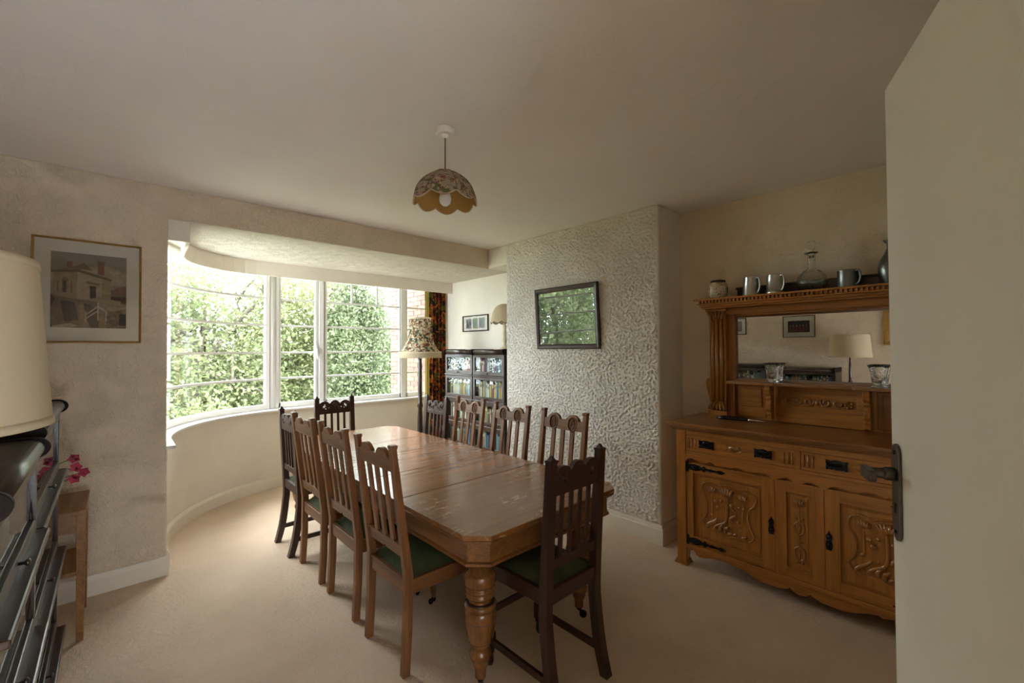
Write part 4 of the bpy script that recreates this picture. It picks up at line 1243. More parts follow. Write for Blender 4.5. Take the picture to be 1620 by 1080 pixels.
# shelf under the mirror on scroll brackets
front = []
n_ = 48
for i in range(n_+1):
    y = -0.525+1.05*i/n_
    d_ = 0.020*math.cos(abs(y)*2*PI/0.525)
    front.append((0.365-(0.028 if abs(y) > 0.2 else 0.012)+d_*(-1 if abs(y) < 0.13 else 1)*0.7, y))
MB().prism([(0.47, -0.525)]+front+[(0.47, 0.525)], 2, 1.222, 1.242).build('shelf', OT, SB, bevel=0.004)
for s in (-1, 1):
    pr_ = [(0.445, 1.221), (0.385, 1.221), (0.378, 1.195), (0.388, 1.165), (0.410, 1.150), (0.404, 1.135), (0.414, 1.12), (0.402, 1.095), (0.404, 1.06), (0.420, 1.040), (0.412, 1.030), (0.424, 1.015), (0.430, 0.990), (0.446, 0.985)]
    MB().prism([(a-(0.030 if a < 0.44 else 0), b) for a, b in pr_], 1, 0.262*s-0.016, 0.262*s+0.016).build('shelf_bracket', OZ, SB, bevel=0.003)
    pn = MB().box(0.452, 0.471, 0.300 if s > 0 else -0.485, 0.485 if s > 0 else -0.300, 0.99, 1.21)
    pn.box(0.444, 0.455, 0.325 if s > 0 else -0.460, 0.460 if s > 0 else -0.325, 1.06, 1.19)
    pn.build('back_panel', OY, SB, bevel=0.004)
bp_ = MB().box(0.446, 0.471, -0.240, 0.240, 0.975, 1.060).box(0.446, 0.471, -0.240, 0.240, 1.185, 1.222).box(0.446, 0.471, -0.24, -0.205, 1.06, 1.185).box(0.446, 0.471, 0.205, 0.24, 1.06, 1.185).box(0.458, 0.471, -0.205, 0.205, 1.06, 1.185)
bp_ = bp_.build('back_panel', OY, SB, bevel=0.002)
c = MB()
XS = 0.456
for s in (-1, 1):
    c.tube([(XS, s*a, b) for a, b in scroll(0.045, 1.125, 0.030, 2.6, 1.2)], 0.006, 6)
    c.tube([(XS, s*a, b) for a, b in scroll(0.105, 1.120, 0.026, 0.4, -1.2)], 0.0055, 6)
    c.tube([(XS, s*a, b) for a, b in smooth_xy([(0.02, 1.10), (0.07, 1.092), (0.12, 1.095), (0.16, 1.11)])], 0.005, 6)
    for k in range(5):
        a = 2*PI*k/5
        c.ball((XS, s*0.165+0.017*math.cos(a), 1.118+0.017*math.sin(a)), 0.0105, seg=8, rings=5)
    c.ball((XS-0.003, s*0.165, 1.118), 0.008, seg=8, rings=5)
c.ball((XS, 0, 1.12), 0.016, (0.6, 1, 1.2), 10, 6)
c.build('scroll_carving', OC, bp_)

# ------------------------------------------------------------------ sectional glazed bookcases (local front is -y)
def bookcase(W, D, shelves, top_z, label, base_h, ledge=0.010):
    """shelves: list of (z0, z1) section boxes from the bottom up"""
    t = empty('glazed_bookcase', (0, 0, 0), 0, label, 'bookcase')
    fy = -D/2
    MB().box(-W/2, W/2, fy+0.012, D/2, 0, base_h).box(-W/2-0.001, W/2+0.001, fy-0.004, D/2, base_h-0.022, base_h).build('plinth', M['case_x'], t, bevel=0.004)
    for (z0, z1) in shelves:
        s = MB()
        s.box(-W/2, -W/2+0.02, fy+0.024, D/2, z0, z1).box(W/2-0.02, W/2, fy+0.024, D/2, z0, z1)
        s.box(-W/2+0.02, W/2-0.02, D/2-0.012, D/2, z0, z1).box(-W/2+0.02, W/2-0.02, fy+0.024, D/2-0.012, z0, z0+0.018)
        s.box(-W/2+0.02, W/2-0.02, fy+0.024, D/2-0.012, z1-0.012, z1)
        s.build('section', M['case_z'], t)
        d = MB()
        a, b = z0+0.016, z1-0.006
        d.box(-W/2+0.006, -W/2+0.042, fy, fy+0.022, a, b).box(W/2-0.042, W/2-0.006, fy, fy+0.022, a, b)
        d.box(-W/2+0.042, W/2-0.042, fy, fy+0.022, a, a+0.042).box(-W/2+0.042, W/2-0.042, fy, fy+0.022, b-0.034, b)
        dr = d.build('glazed_door', M['case_x'], t, bevel=0.003)
        MB().box(-W/2+0.042, W/2-0.042, fy+0.009, fy+0.012, a+0.042, b-0.034).build('pane', M['case_pane'], dr)
        k = MB().lathe([(0.004, 0), (0.004, 0.010), (0.009, 0.014), (0.009, 0.019), (0.004, 0.022)], (0, fy, a+0.022), 10, mat=Matrix.Rotation(R(90), 3, 'X'))
        k.build('knob', M['bronze'], dr)
        # thin nosing between the sections
        MB().box(-W/2-0.001, W/2+0.001, fy-ledge, fy+0.024, z0-0.004, z0+0.015).build('nosing', M['case_x'], t, bevel=0.005)
    zt = shelves[-1][1]
    r = (top_z-zt)/2
    nose = [(D/2, zt), (fy+0.02, zt)] + [(fy+0.012-0.030*math.cos(R(a)), zt+r+r*math.sin(R(a))) for a in range(-70, 91, 20)] + [(D/2, top_z)]
    MB().prism(nose, 0, -W/2+0.022, W/2-0.022, True).build('top', M['case_x'], t)
    cap = [(D/2, zt), (fy+0.015, zt)] + [(fy+0.008-0.038*math.cos(R(a)), zt+r+(r+0.005)*math.sin(R(a))) for a in range(-75, 91, 15)] + [(D/2, top_z+0.005)]
    for a, b in ((-W/2-0.001, -W/2+0.022), (W/2-0.022, W/2+0.001)):
        MB().prism(cap, 0, a, b, True).build('end_cap', M['case_end'], t)
    return t
BOOKN = ['dark red', 'dark blue', 'dark green', 'cream', 'black', 'brown', 'pale grey', 'blue', 'tan', 'maroon', 'ivory', 'grey blue']
ORD = ['first', 'second', 'third', 'fourth', 'fifth', 'sixth', 'seventh', 'eighth', 'ninth', 'tenth', 'eleventh', 'twelfth', 'thirteenth', 'fourteenth', 'fifteenth', 'sixteenth', 'seventeenth', 'eighteenth', 'nineteenth', 'twentieth']+['twenty-'+k for k in ('first', 'second', 'third', 'fourth', 'fifth', 'sixth', 'seventh', 'eighth', 'ninth')]+['thirtieth']+['thirty-'+k for k in ('first', 'second', 'third', 'fourth', 'fifth', 'sixth', 'seventh')]
BOOKC = [(0.42, 0.08, 0.06), (0.08, 0.14, 0.30), (0.10, 0.20, 0.12), (0.60, 0.55, 0.42), (0.05, 0.05, 0.06), (0.30, 0.20, 0.10), (0.62, 0.60, 0.56), (0.13, 0.24, 0.34), (0.50, 0.36, 0.12), (0.22, 0.07, 0.10), (0.70, 0.68, 0.62), (0.32, 0.42, 0.48)]
M['paper'] = plain('book_paper', (0.72, 0.66, 0.52), 0.9, var=0.05)
bookmesh = []
for i, cc in enumerate(BOOKC):
    mt = plain('book_cloth', cc, 0.55, var=0.12, vscale=40)
    mt2 = plain('book_label', (0.66, 0.56, 0.30) if sum(cc) < 0.9 else (0.12, 0.09, 0.08), 0.5, var=0.1)
    b = MB()
    # unit book: spine on -y, thickness x 0..1, depth y 0..1, height z 0..1
    b.cur = 0
    b.box(0, 0.09, 0.02, 1, 0, 1).box(0.91, 1, 0.02, 1, 0, 1)
    b.prism([(0, 0.03), (0.08, 0.0), (0.5, -0.025), (0.92, 0.0), (1, 0.03), (1, 0.05), (0, 0.05)], 2, 0, 1)
    b.cur = 1
    b.box(0.09, 0.91, 0.05, 0.97, 0.02, 0.98)
    b.cur = 2
    if i % 3 != 1:
        b.prism([(0.06, 0.004), (0.5, -0.030), (0.94, 0.004), (0.94, 0.02), (0.06, 0.02)], 2, 0.70, 0.84)
    bookmesh.append(b.mesh('book', [mt, M['paper'], mt2]))
rbk = random.Random(21)
def fill_books(case, W, D, z0, z1, label, group, pal, lo=0.62, hi=0.92, x_from=0.03, full=0.96):
    fy = -D/2
    x = -W/2+x_from
    cnt = 0
    mw = case.matrix_basis
    while x < (W/2-0.03)*full:
        th = rbk.uniform(0.016, 0.040)
        if x+th > W/2-0.024: break
        h = (z1-z0-0.035)*rbk.uniform(lo, hi)
        dp = min(D-0.075, rbk.uniform(0.13, 0.18))
        bi = rbk.choice(pal)
        o = bpy.data.objects.new('book', bookmesh[bi])
        COL.objects.link(o)
        o.location = mw @ Vector((x, fy+0.045+rbk.uniform(0, 0.015), z0+0.018))
        o.rotation_euler = case.rotation_euler
        o.scale = (th*0.97, dp, h)
        tag(o, label % (BOOKN[bi], ORD[cnt]), 'book', group)
        cnt += 1
        x += th+0.0006
# alcove: two units side by side facing -x
AB = dict(sec=[(0.08, 0.325), (0.325, 0.605), (0.605, 0.885), (0.885, 1.168), (1.168, 1.420)], top=1.475)
for k, (yc, nm) in enumerate(((3.715, 'right'), (4.272, 'left'))):
    W, D = 0.553, 0.30
    bc = bookcase(W, D, AB['sec'], AB['top'], 'dark glazed bookcase stack in the alcove, '+('right unit beside the chimney wall' if k == 0 else 'left unit beside the floral curtain'), 0.08)
    bc.location = (3.065+D/2, yc, 0); bc.rotation_euler = (0, 0, R(-90))
    rows = ['bottom', 'fourth', 'third', 'second', 'top']
    for j, (z0, z1) in enumerate(AB['sec']):
        if j == 0: continue
        lab = '%%s book, %%s from the left in the %s row of the %s alcove bookcase' % (rows[j], nm)
        fill_books(bc, W, D, z0, z1, lab, 'books in the %s row of the %s alcove bookcase' % (rows[j], nm), list(range(12)) if j > 1 else [1, 4, 7, 5, 11], 0.66, 0.93, 0.026, 1.0 if j != 1 else 0.55)
# two along the left wall, facing +x
near = bookcase(0.74, 0.375, [(0.09, 0.31), (0.31, 0.605), (0.605, 0.905), (0.905, 1.150)], 1.205, 'lower dark glazed bookcase on the left wall nearest the camera', 0.09, 0.030)
near.location = (-0.168-0.375/2, 1.66, 0); near.rotation_euler = (0, 0, R(90))
far = bookcase(0.98, 0.375, [(0.13, 0.515), (0.515, 0.892), (0.892, 1.185)], 1.240, 'taller dark glazed bookcase on the left wall nearer the bay', 0.13, 0.030)
far.location = (-0.182-0.375/2, 2.575, 0); far.rotation_euler = (0, 0, R(90))
for case, W, rows_, nm in ((near, 0.74, [(0.905, 1.150, 'top')], 'near'), (far, 0.98, [(0.892, 1.185, 'top')], 'far')):
    for z0, z1, rn in rows_:
        fill_books(case, W, 0.375, z0, z1, '%%s book, %%s from the camera end, %s row of the %s wall bookcase' % (rn, nm), 'books in the %s row of the %s wall bookcase' % (rn, nm), list(range(12)), 0.6, 0.9)

# ------------------------------------------------------------------ pictures (local front is -y, hung plane at y = 0)
def picture(label, w, h, loc, rz, fw, fmat, mount, pane, prints, name='framed_picture', depth=0.022):
    t = empty(name, loc, rz, label, 'picture')
    f = MB()
    W, H = w/2, h/2
    prof = [(0, 0), (0, -depth*0.7), (fw*0.25, -depth), (fw*0.7, -depth*0.8), (fw, -depth*0.5), (fw, 0)]
    P = [(-W, -H), (W, -H), (W, H), (-W, H)]
    v = []
    for (x, z) in P:
        sx_, sz_ = (1 if x > 0 else -1), (1 if z > 0 else -1)
        for (o, y) in prof:
            v.append((x-sx_*o, y, z-sz_*o))
    m = len(prof)
    fc = [(i*m+k, ((i+1) % 4)*m+k, ((i+1) % 4)*m+(k+1) % m, i*m+(k+1) % m) for i in range(4) for k in range(m)]
    f.add(v, fc)
    f.build('frame', fmat, t)
    iw, ih = W-fw*0.9, H-fw*0.9
    MB().box(-iw, iw, -depth*0.36, -depth*0.25, -ih, ih).build('mount', mount, t)
    for (x0, x1, z0, z1, mats, polys) in prints:
        g = MB()
        for (mi, pts) in polys:
            n = len(pts)
            yy = -depth*0.36-0.0006-0.00012*len(g.f)
            g.add([(x0+(x1-x0)*a, yy, z0+(z1-z0)*b) for a, b in pts], [tuple(range(n))], False, mi)
        g.build('print', mats, t)
    MB().box(-iw, iw, -depth*0.52, -depth*0.47, -ih, ih).build('glass', pane, t)
    return t
ink = lambda nm, c, v=0.2: plain(nm, tuple(0.72*x for x in c), 0.8, var=v, vscale=45)
PI_ = [ink('print_sky', (0.30, 0.27, 0.22), 0.12), ink('print_stone', (0.34, 0.27, 0.17)), ink('print_stone_dark', (0.20, 0.15, 0.095)), ink('print_brick', (0.26, 0.12, 0.08)), ink('print_shadow', (0.055, 0.042, 0.032), 0.4), ink('print_light', (0.42, 0.36, 0.26)), ink('print_roof', (0.17, 0.125, 0.085)), ink('print_earth', (0.19, 0.145, 0.095), 0.4)]
house = [(0, [(0, 0), (1, 0), (1, 1), (0, 1)]), (5, [(0.0, 0.72), (0.3, 0.80), (0.7, 0.86), (1, 0.78), (1, 0.60), (0, 0.60)]),
    (6, [(0.76, 0.52), (1, 0.60), (1, 0.44), (0.76, 0.44)]), (3, [(0.78, 0.50), (0.88, 0.58), (1, 0.58), (1, 0.48)]), (4, [(0.78, 0.44), (1, 0.44), (1, 0.28), (0.78, 0.28)]),
    (7, [(0, 0), (1, 0), (1, 0.34), (0.55, 0.40), (0, 0.44)]),
    (1, [(0.03, 0.42), (0.33, 0.38), (0.33, 0.76), (0.03, 0.76)]), (5, [(0.33, 0.38), (0.68, 0.36), (0.68, 0.72), (0.33, 0.78)]), (1, [(0.66, 0.42), (0.78, 0.42), (0.78, 0.66), (0.66, 0.70)]),
    (6, [(0.0, 0.75), (0.34, 0.79), (0.80, 0.68), (0.78, 0.65), (0.34, 0.75), (0.0, 0.72)]), (2, [(0.02, 0.77), (0.26, 0.80), (0.42, 0.88), (0.53, 0.78), (0.34, 0.79)]),
    (3, [(0.60, 0.74), (0.69, 0.72), (0.69, 0.90), (0.60, 0.90)]), (3, [(0.20, 0.80), (0.27, 0.80), (0.27, 0.89), (0.20, 0.88)]), (2, [(0.59, 0.89), (0.70, 0.89), (0.70, 0.92), (0.59, 0.92)]),
    (4, [(0.50, 0.375), (0.58, 0.375), (0.58, 0.57), (0.50, 0.57)]), (2, [(0.45, 0.60), (0.63, 0.58), (0.63, 0.61), (0.45, 0.63)]),
    (2, [(0.14, 0.46), (0.20, 0.46), (0.21, 0.64), (0.17, 0.68), (0.14, 0.64)]), (4, [(0.155, 0.47), (0.19, 0.47), (0.19, 0.62), (0.155, 0.62)]), (2, [(0.08, 0.47), (0.10, 0.47), (0.10, 0.62), (0.08, 0.62)]), (2, [(0.25, 0.46), (0.27, 0.46), (0.27, 0.62), (0.25, 0.62)]),
    (2, [(0.0, 0.42), (0.36, 0.38), (0.36, 0.20), (0.12, 0.14), (0.0, 0.2)]), (4, [(0.12, 0.36), (0.30, 0.34), (0.36, 0.10), (0.18, 0.08)]), (4, [(0, 0.26), (0.06, 0.375), (0.0, 0.44)]),
    (1, [(0.40, 0.38), (0.92, 0.32), (0.92, 0.38), (0.62, 0.42)]), (4, [(0.42, 0.34), (0.62, 0.26), (0.62, 0.0), (0.52, 0.0), (0.44, 0.14)]), (7, [(0.72, 0.0), (1, 0.0), (1, 0.27), (0.72, 0.22)]),
    (5, [(0.44, 0.16), (0.60, 0.28), (0.60, 0.30), (0.44, 0.18)]), (5, [(0.44, 0.11), (0.60, 0.22), (0.60, 0.24), (0.44, 0.13)]), (5, [(0.60, 0.10), (0.62, 0.10), (0.62, 0.36), (0.60, 0.36)]), (5, [(0.62, 0.28), (0.74, 0.20), (0.74, 0.22), (0.62, 0.30)]), (5, [(0.71, 0.10), (0.73, 0.10), (0.73, 0.24), (0.71, 0.24)]), (5, [(0.44, 0.08), (0.455, 0.08), (0.455, 0.22), (0.44, 0.22)]),
    (5, [(0.02, 0.02), (0.26, 0.06), (0.36, 0.02), (0.20, 0.0), (0.02, 0.0)]), (4, [(0.90, 0.04), (1, 0.04), (1, 0.20), (0.90, 0.20)])]
picture('gilt framed print of a stone house with chimneys beside the bay window', 0.482, 0.622, (-0.1, BACKY-0.001, 1.841), 0, 0.012, M['gilt'], M['mount'], M['pic_pane'],
        [(-0.163, 0.168, -0.220, 0.228, PI_, house)])
# dark print whose glass mirrors the bay window
PD = [ink('chart_ground', (0.055, 0.065, 0.07), 0.35), ink('chart_land', (0.10, 0.095, 0.06), 0.4), ink('chart_line', (0.03, 0.03, 0.03))]
chart = [(0, [(0, 0), (1, 0), (1, 1), (0, 1)]), (1, [(0.1, 0.55), (0.35, 0.7), (0.6, 0.66), (0.9, 0.8), (0.9, 0.5), (0.5, 0.42), (0.2, 0.38)]), (2, [(0.05, 0.62), (0.95, 0.66), (0.95, 0.67), (0.05, 0.63)]), (1, [(0.2, 0.1), (0.8, 0.14), (0.7, 0.26), (0.3, 0.24)])]
dp_ = picture('dark framed picture on the rough chimney wall, glass mirroring the window', 0.738, 0.572, (CHX-0.002, 2.556, 1.763), R(-90), 0.045, M['frame_dark'], M['frame_dark'], M['pic_pane2'],
        [(-0.325, 0.325, -0.242, 0.242, PD, chart)], depth=0.03)
dp_.rotation_euler = (R(3.5), 0, R(-90)); dp_.location.x = CHX-0.021
PG = [ink('small_print_grey', (0.17, 0.17, 0.15), 0.5), ink('small_print_green', (0.20, 0.30, 0.14), 0.5), ink('small_print_black', (0.035, 0.035, 0.035))]
tri = lambda a, b: [(a, [(0, 0), (1, 0), (1, 1), (0, 1)]), (2, [(0.1, 0.1), (0.5, 0.2), (0.4, 0.7), (0.15, 0.8)]), (b, [(0.5, 0.4), (0.9, 0.3), (0.85, 0.85), (0.55, 0.7)])]
picture('small dark framed trio of prints hanging above the alcove bookcase', 0.515, 0.205, (AX-0.001, 4.328, 1.806), R(-90), 0.014, M['frame_dark'], M['mount'], M['pic_pane3'],
        [(-0.19, -0.075, -0.062, 0.062, PG, tri(0, 2)), (-0.055, 0.055, -0.062, 0.062, PG, tri(1, 0)), (0.075, 0.19, -0.062, 0.062, PG, tri(0, 1))])
PH = [ink('group_dark', (0.05, 0.035, 0.03), 0.5), ink('group_red', (0.22, 0.06, 0.04), 0.5), ink('group_faces', (0.45, 0.33, 0.22), 0.2)]
grp = [(0, [(0, 0), (1, 0), (1, 1), (0, 1)])]+[(1, [(0.08+0.15*k, 0.1), (0.20+0.15*k, 0.1), (0.18+0.15*k, 0.5), (0.10+0.15*k, 0.5)]) for k in range(6)]+[(2, [(0.11+0.15*k, 0.52), (0.17+0.15*k, 0.52), (0.16+0.15*k, 0.64), (0.12+0.15*k, 0.64)]) for k in range(6)]
picture('brown framed group picture on the left wall, centred in the mirror', 0.40, 0.310, (-0.559, 1.785, 1.782), R(90), 0.010, M['frame_dark'], M['mount'], M['pic_pane'], [(-0.135, 0.135, -0.085, 0.085, PH, grp)])
picture('brown framed picture on the left wall, at the left edge of the mirror', 0.38, 0.260, (-0.559, 2.68, 1.815), R(90), 0.012, M['frame_dark'], M['mount'], M['pic_pane'], [(-0.13, 0.13, -0.08, 0.08, PH, grp)])
picture('wide gilt framed picture on the left wall nearest the door', 0.46, 0.46, (-0.559, 0.62, 1.735), R(90), 0.055, M['gilt'], M['mount'], M['pic_pane'], [(-0.15, 0.15, -0.15, 0.15, PD, chart)])

# ------------------------------------------------------------------ lamps
pend = empty('pendant_lamp', (1.22, 1.806, CEIL), 0, 'domed floral scalloped pendant shade hanging from the ceiling', 'lamp')
MB().lathe([(0.042, -0.030), (0.048, -0.024), (0.050, 0.0)], (0, 0, 0), 28).lathe([(0.012, -0.045), (0.020, -0.032), (0.022, -0.028)], (0, 0, 0), 16).build('ceiling_rose', M['plastic'], pend, bevel=0.002)
MB().tube([(0, 0, -0.04), (0, 0, -0.30)], 0.0032, 8).build('flex', M['cord'], pend)
NP = 8
A0 = -0.25
def shade_pt(u, v, off=0.0):
    """u around, v from the top ring (0) to the rim (1)"""
    a = 2*PI*u+A0
    ph = (u*NP) % 1.0
    rr = 0.030+(0.158-0.030)*math.sin(min(1, v)*PI/2*0.97)**1.0
    pin = abs(math.sin(PI*ph))
    rr *= (0.975+0.03*pin)
    z = -0.213-0.138*(v**1.35)
    z -= 0.026*pin*max(0, (v-0.55)/0.45)
    return ((rr-off)*math.cos(a), (rr-off)*math.sin(a), z-off*0.5)
MB().grid(lambda u, v: shade_pt(u, v), NP*8, 12).build('shade', M['pendant_print'], pend)
MB().grid(lambda u, v: shade_pt(u, v, 0.004), NP*8, 12).build('lining', M['lining'], pend)
for k in range(NP):
    MB().tube([shade_pt(k/NP, j/10, -0.001) for j in range(11)], 0.0022, 5).build('seam', M['cord'], pend)
tri_ = MB().tube([shade_pt(i/96, 1.0, 0.002) for i in range(97)], 0.0035, 6, cap=False)
tri_.build('braid', M['lampcream'], pend)
MB().lathe([(0.016, -0.205), (0.017, -0.265), (0.021, -0.270), (0.021, -0.285), (0.014, -0.288)], (0, 0, 0), 16).build('lamp_holder', M['plastic'], pend)
MB().lathe([(0.013, -0.285), (0.016, -0.305), (0.028, -0.330), (0.031, -0.350), (0.026, -0.372), (0.012, -0.384), (0.0005, -0.386)], (0, 0, 0), 20).build('bulb', M['bulb'], pend)

# floor lamp by the bay
fl = empty('floor_lamp', (2.62, 4.40, 0), 0, 'floor lamp with flared floral fringed shade and dark wooden pole before the window', 'lamp')
MB().lathe([(0.15, 0), (0.155, 0.012), (0.14, 0.028), (0.06, 0.045), (0.035, 0.07), (0.03, 0.09)], (0, 0, 0), 28).build('base', M['pole'], fl)
pp = [(0.024, 0.08), (0.030, 0.20), (0.020, 0.25), (0.030, 0.29), (0.034, 0.42), (0.030, 0.70), (0.024, 0.80), (0.033, 0.83), (0.024, 0.87), (0.025, 1.0), (0.022, 1.25), (0.026, 1.29), (0.019, 1.34), (0.024, 1.37), (0.012, 1.40), (0.010, 1.50)]
MB().lathe(pp, (0, 0, 0), 16).build('pole', M['pole'], fl)
sp = [(0.125, 1.835), (0.124, 1.78), (0.126, 1.70), (0.138, 1.62), (0.165, 1.54), (0.200, 1.48), (0.240, 1.44)]
MB().lathe(list(reversed(sp)), (0, 0, 0), 48, cap=False, wob=lambda a, z: 1+0.012*math.cos(8*a)).build('shade', M['floral_shade'], fl)
MB().lathe([(0.126, 1.828), (0.129, 1.832), (0.129, 1.842), (0.126, 1.845)], (0, 0, 0), 40, cap=False).build('top_braid', M['fringe'], fl)
MB().lathe([(0.244, 1.435), (0.247, 1.44), (0.246, 1.452), (0.240, 1.455)], (0, 0, 0), 48, cap=False).build('bottom_braid', M['fringe'], fl)
fg = MB()
for k in range(170):
    a = 2*PI*k/170
    x, y = 0.243*math.cos(a), 0.243*math.sin(a)
    fg.bar((x, y, 1.438), (x*1.004, y*1.004, 1.385+0.006*math.sin(k*1.7)), 0.0078, 0.004, (math.cos(a), math.sin(a), 0))
tag(fg.build('fringe', M['fringe'], fl), kind='stuff')
MB().tube([(-0.12, 0, 1.80), (0, 0, 1.80), (0.12, 0, 1.80)], 0.002, 5).lathe([(0.014, 1.50), (0.016, 1.56), (0.012, 1.57)], (0, 0, 0), 12).lathe([(0.012, 1.57), (0.028, 1.62), (0.026, 1.66), (0.001, 1.68)], (0, 0, 0), 14).tube([(0, 0, 1.66), (0, 0, 1.81)], 0.003, 5).build('lamp_holder', M['lampbrass'], fl)

# small lamp standing on the alcove bookcase
al = empty('table_lamp', (3.215, 3.60, 1.476), 0, 'small lamp with scalloped cream dome shade on top of the alcove bookcase', 'lamp')
MB().lathe([(0.055, 0), (0.058, 0.012), (0.030, 0.03), (0.020, 0.06), (0.032, 0.10), (0.022, 0.14), (0.028, 0.18), (0.018, 0.22), (0.025, 0.255), (0.014, 0.28), (0.012, 0.33)], (0, 0, 0), 20).build('stem', M['alabaster'], al)
def dome(u, v):
    a = 2*PI*u
    r = 0.012+0.138*math.sin(v*PI/2)**0.85
    z = 0.505-0.20*(1-math.cos(v*PI/2))-0.020*abs(math.sin(5*a))*max(0, (v-.6)/.4)
    return (r*math.cos(a), r*math.sin(a), z)
MB().grid(dome, 60, 12).build('shade', M['lampcream'], al)
MB().tube([dome(i/80, 1.0) for i in range(81)], 0.004, 6, cap=False).build('dark_trim', M['cord'], al)

# tall lamp at the left edge
tl = empty('standard_lamp', (-0.307, 1.16, 0), 0, 'large plain cream drum lampshade on a dark stand at the left edge', 'lamp')
MB().lathe([(0.105, 0), (0.11, 0.012), (0.10, 0.025), (0.03, 0.04), (0.018, 0.06)], (0, 0, 0), 24).build('base', M['pole'], tl)
MB().lathe([(0.012, 0.05), (0.014, 0.8), (0.020, 0.83), (0.020, 1.02), (0.022, 1.04), (0.014, 1.05), (0.016, 1.10), (0.013, 1.25), (0.008, 1.30), (0.008, 1.60)], (0, 0, 0), 16).build('stand', M['pole'], tl)
MB().lathe([(0.230, 1.350), (0.209, 1.640)], (0, 0, 0), 64, cap=False).build('shade', M['lampcream'], tl)
MB().lathe([(0.2295, 1.349), (0.2325, 1.350), (0.2305, 1.364), (0.228, 1.364)], (0, 0, 0), 64, cap=False).build('bottom_band', M['lampcream'], tl)
MB().lathe([(0.2105, 1.627), (0.212, 1.628), (0.2105, 1.641), (0.208, 1.641)], (0, 0, 0), 64, cap=False).build('top_band', M['lampcream'], tl)
w_ = MB()
for k in range(3):
    a = 2*PI*k/3
    w_.tube([(0, 0, 1.60), (0.204*math.cos(a), 0.204*math.sin(a), 1.63)], 0.002, 5)
w_.lathe([(0.016, 1.42), (0.016, 1.48), (0.026, 1.52), (0.026, 1.55), (0.001, 1.57)], (0, 0, 0), 14)
w_.build('lamp_holder', M['lampbrass'], tl)

# ------------------------------------------------------------------ curtain
def pleat(x0, x1, y, z0, z1, n, amp):
    def fn(u, v):
        a = u*n*2*PI
        zz = z0+(z1-z0)*v
        k = 0.6+0.4*(1-v)
        return (x0+(x1-x0)*u+0.010*math.sin(a*2+1), y+amp*k*math.sin(a), zz)
    return fn
cu = empty('curtain', (3.2, 5.0, 0), 0, 'dark orange and green floral curtain drawn aside at the right of the window', 'curtain')
MB().grid(pleat(-0.105, 0.155, -0.03, 0.06, SOF-0.06, 5, 0.036), 90, 16).build('cloth', M['curtain'], cu)
MB().grid(pleat(-0.145, -0.105, -0.03, 0.06, SOF-0.06, 0.8, 0.02), 14, 12).build('lining_edge', M['curtain_lining'], cu)
MB().grid(lambda u, v: (-0.14+0.29*u, 0.012+0.02*math.sin(u*20), 0.06+(SOF-0.12)*v), 40, 4).build('lining', M['curtain_lining'], cu)

# ------------------------------------------------------------------ small table with a flower by the left wall
st = empty('side_table', (-0.29, 3.36, 0), 0, 'small brown wooden side table with a lower shelf in the left corner', 'table')
MB().box(-0.205, 0.205, -0.23, 0.21, 0.645, 0.668).build('table_top', M['stand'], st, bevel=0.004)
MB().box(-0.19, 0.19, -0.205, -0.188, 0.555, 0.645).build('apron', M['stand'], st); MB().box(-0.19, 0.19, 0.178, 0.195, 0.555, 0.645).build('apron', M['stand'], st)
MB().box(0.178, 0.194, -0.19, 0.18, 0.555, 0.645).build('apron', M['stand'], st); MB().box(-0.194, -0.178, -0.19, 0.18, 0.555, 0.645).build('apron', M['stand'], st)
MB().box(-0.185, 0.185, -0.20, 0.185, 0.335, 0.355).build('shelf', M['stand'], st, bevel=0.003)
for sx_ in (-1, 1):
    for y in (-0.20, 0.19):
        MB().bar((sx_*0.183, y, 0), (sx_*0.183, y, 0.645), 0.028, 0.028, (0, 1, 0), 0.034, 0.034).build('leg', M['stand'], st, bevel=0.002)
fp = empty('potted_flower', (-0.27, 3.36, 0.668), 0, 'potted plant with crimson flowers on the small corner table', 'plant')
MB().lathe([(0.04, 0), (0.055, 0.08), (0.060, 0.082), (0.060, 0.10), (0.052, 0.10), (0.050, 0.085)], (0, 0, 0), 20).build('pot', M['pot'], fp)
s_ = MB()
rf = random.Random(4)
for k, (dx, dy, hz) in enumerate(((0.135, -0.02, 0.185), (0.165, 0.02, 0.145), (0.125, 0.03, 0.225), (0.13, -0.05, 0.13), (0.02, 0.06, 0.22), (-0.05, -0.03, 0.21), (0.06, -0.06, 0.17))):
    s_.tube(smooth_path([(0, 0, 0.08), (dx*0.4, dy*0.4, hz*0.85), (dx, dy, hz)], 4), 0.0025, 5)
    p_ = MB()
    for j in range(5):
        a = 2*PI*j/5+k
        q = Vector((math.cos(a), -0.35, math.sin(a)))
        c0 = Vector((dx, dy, hz))
        side = Vector((-math.sin(a), 0.1, math.cos(a)))
        p_.add([c0, c0+q*0.015+side*0.013, c0+q*0.028, c0+q*0.015-side*0.013], [(0, 1, 2, 3)], True)
    p_.build('flower', M['petal'], fp)
for k in range(7):
    a = 2*PI*k/7
    q = Vector((math.cos(a), math.sin(a), 0.35)); sd_ = Vector((-math.sin(a), math.cos(a), 0)); c0 = Vector((0, 0, 0.09))
    s_.add([c0, c0+q*0.05+sd_*0.02, c0+q*0.10, c0+q*0.05-sd_*0.02], [(0, 1, 2, 3)])
s_.build('stems', M['stem'], fp)

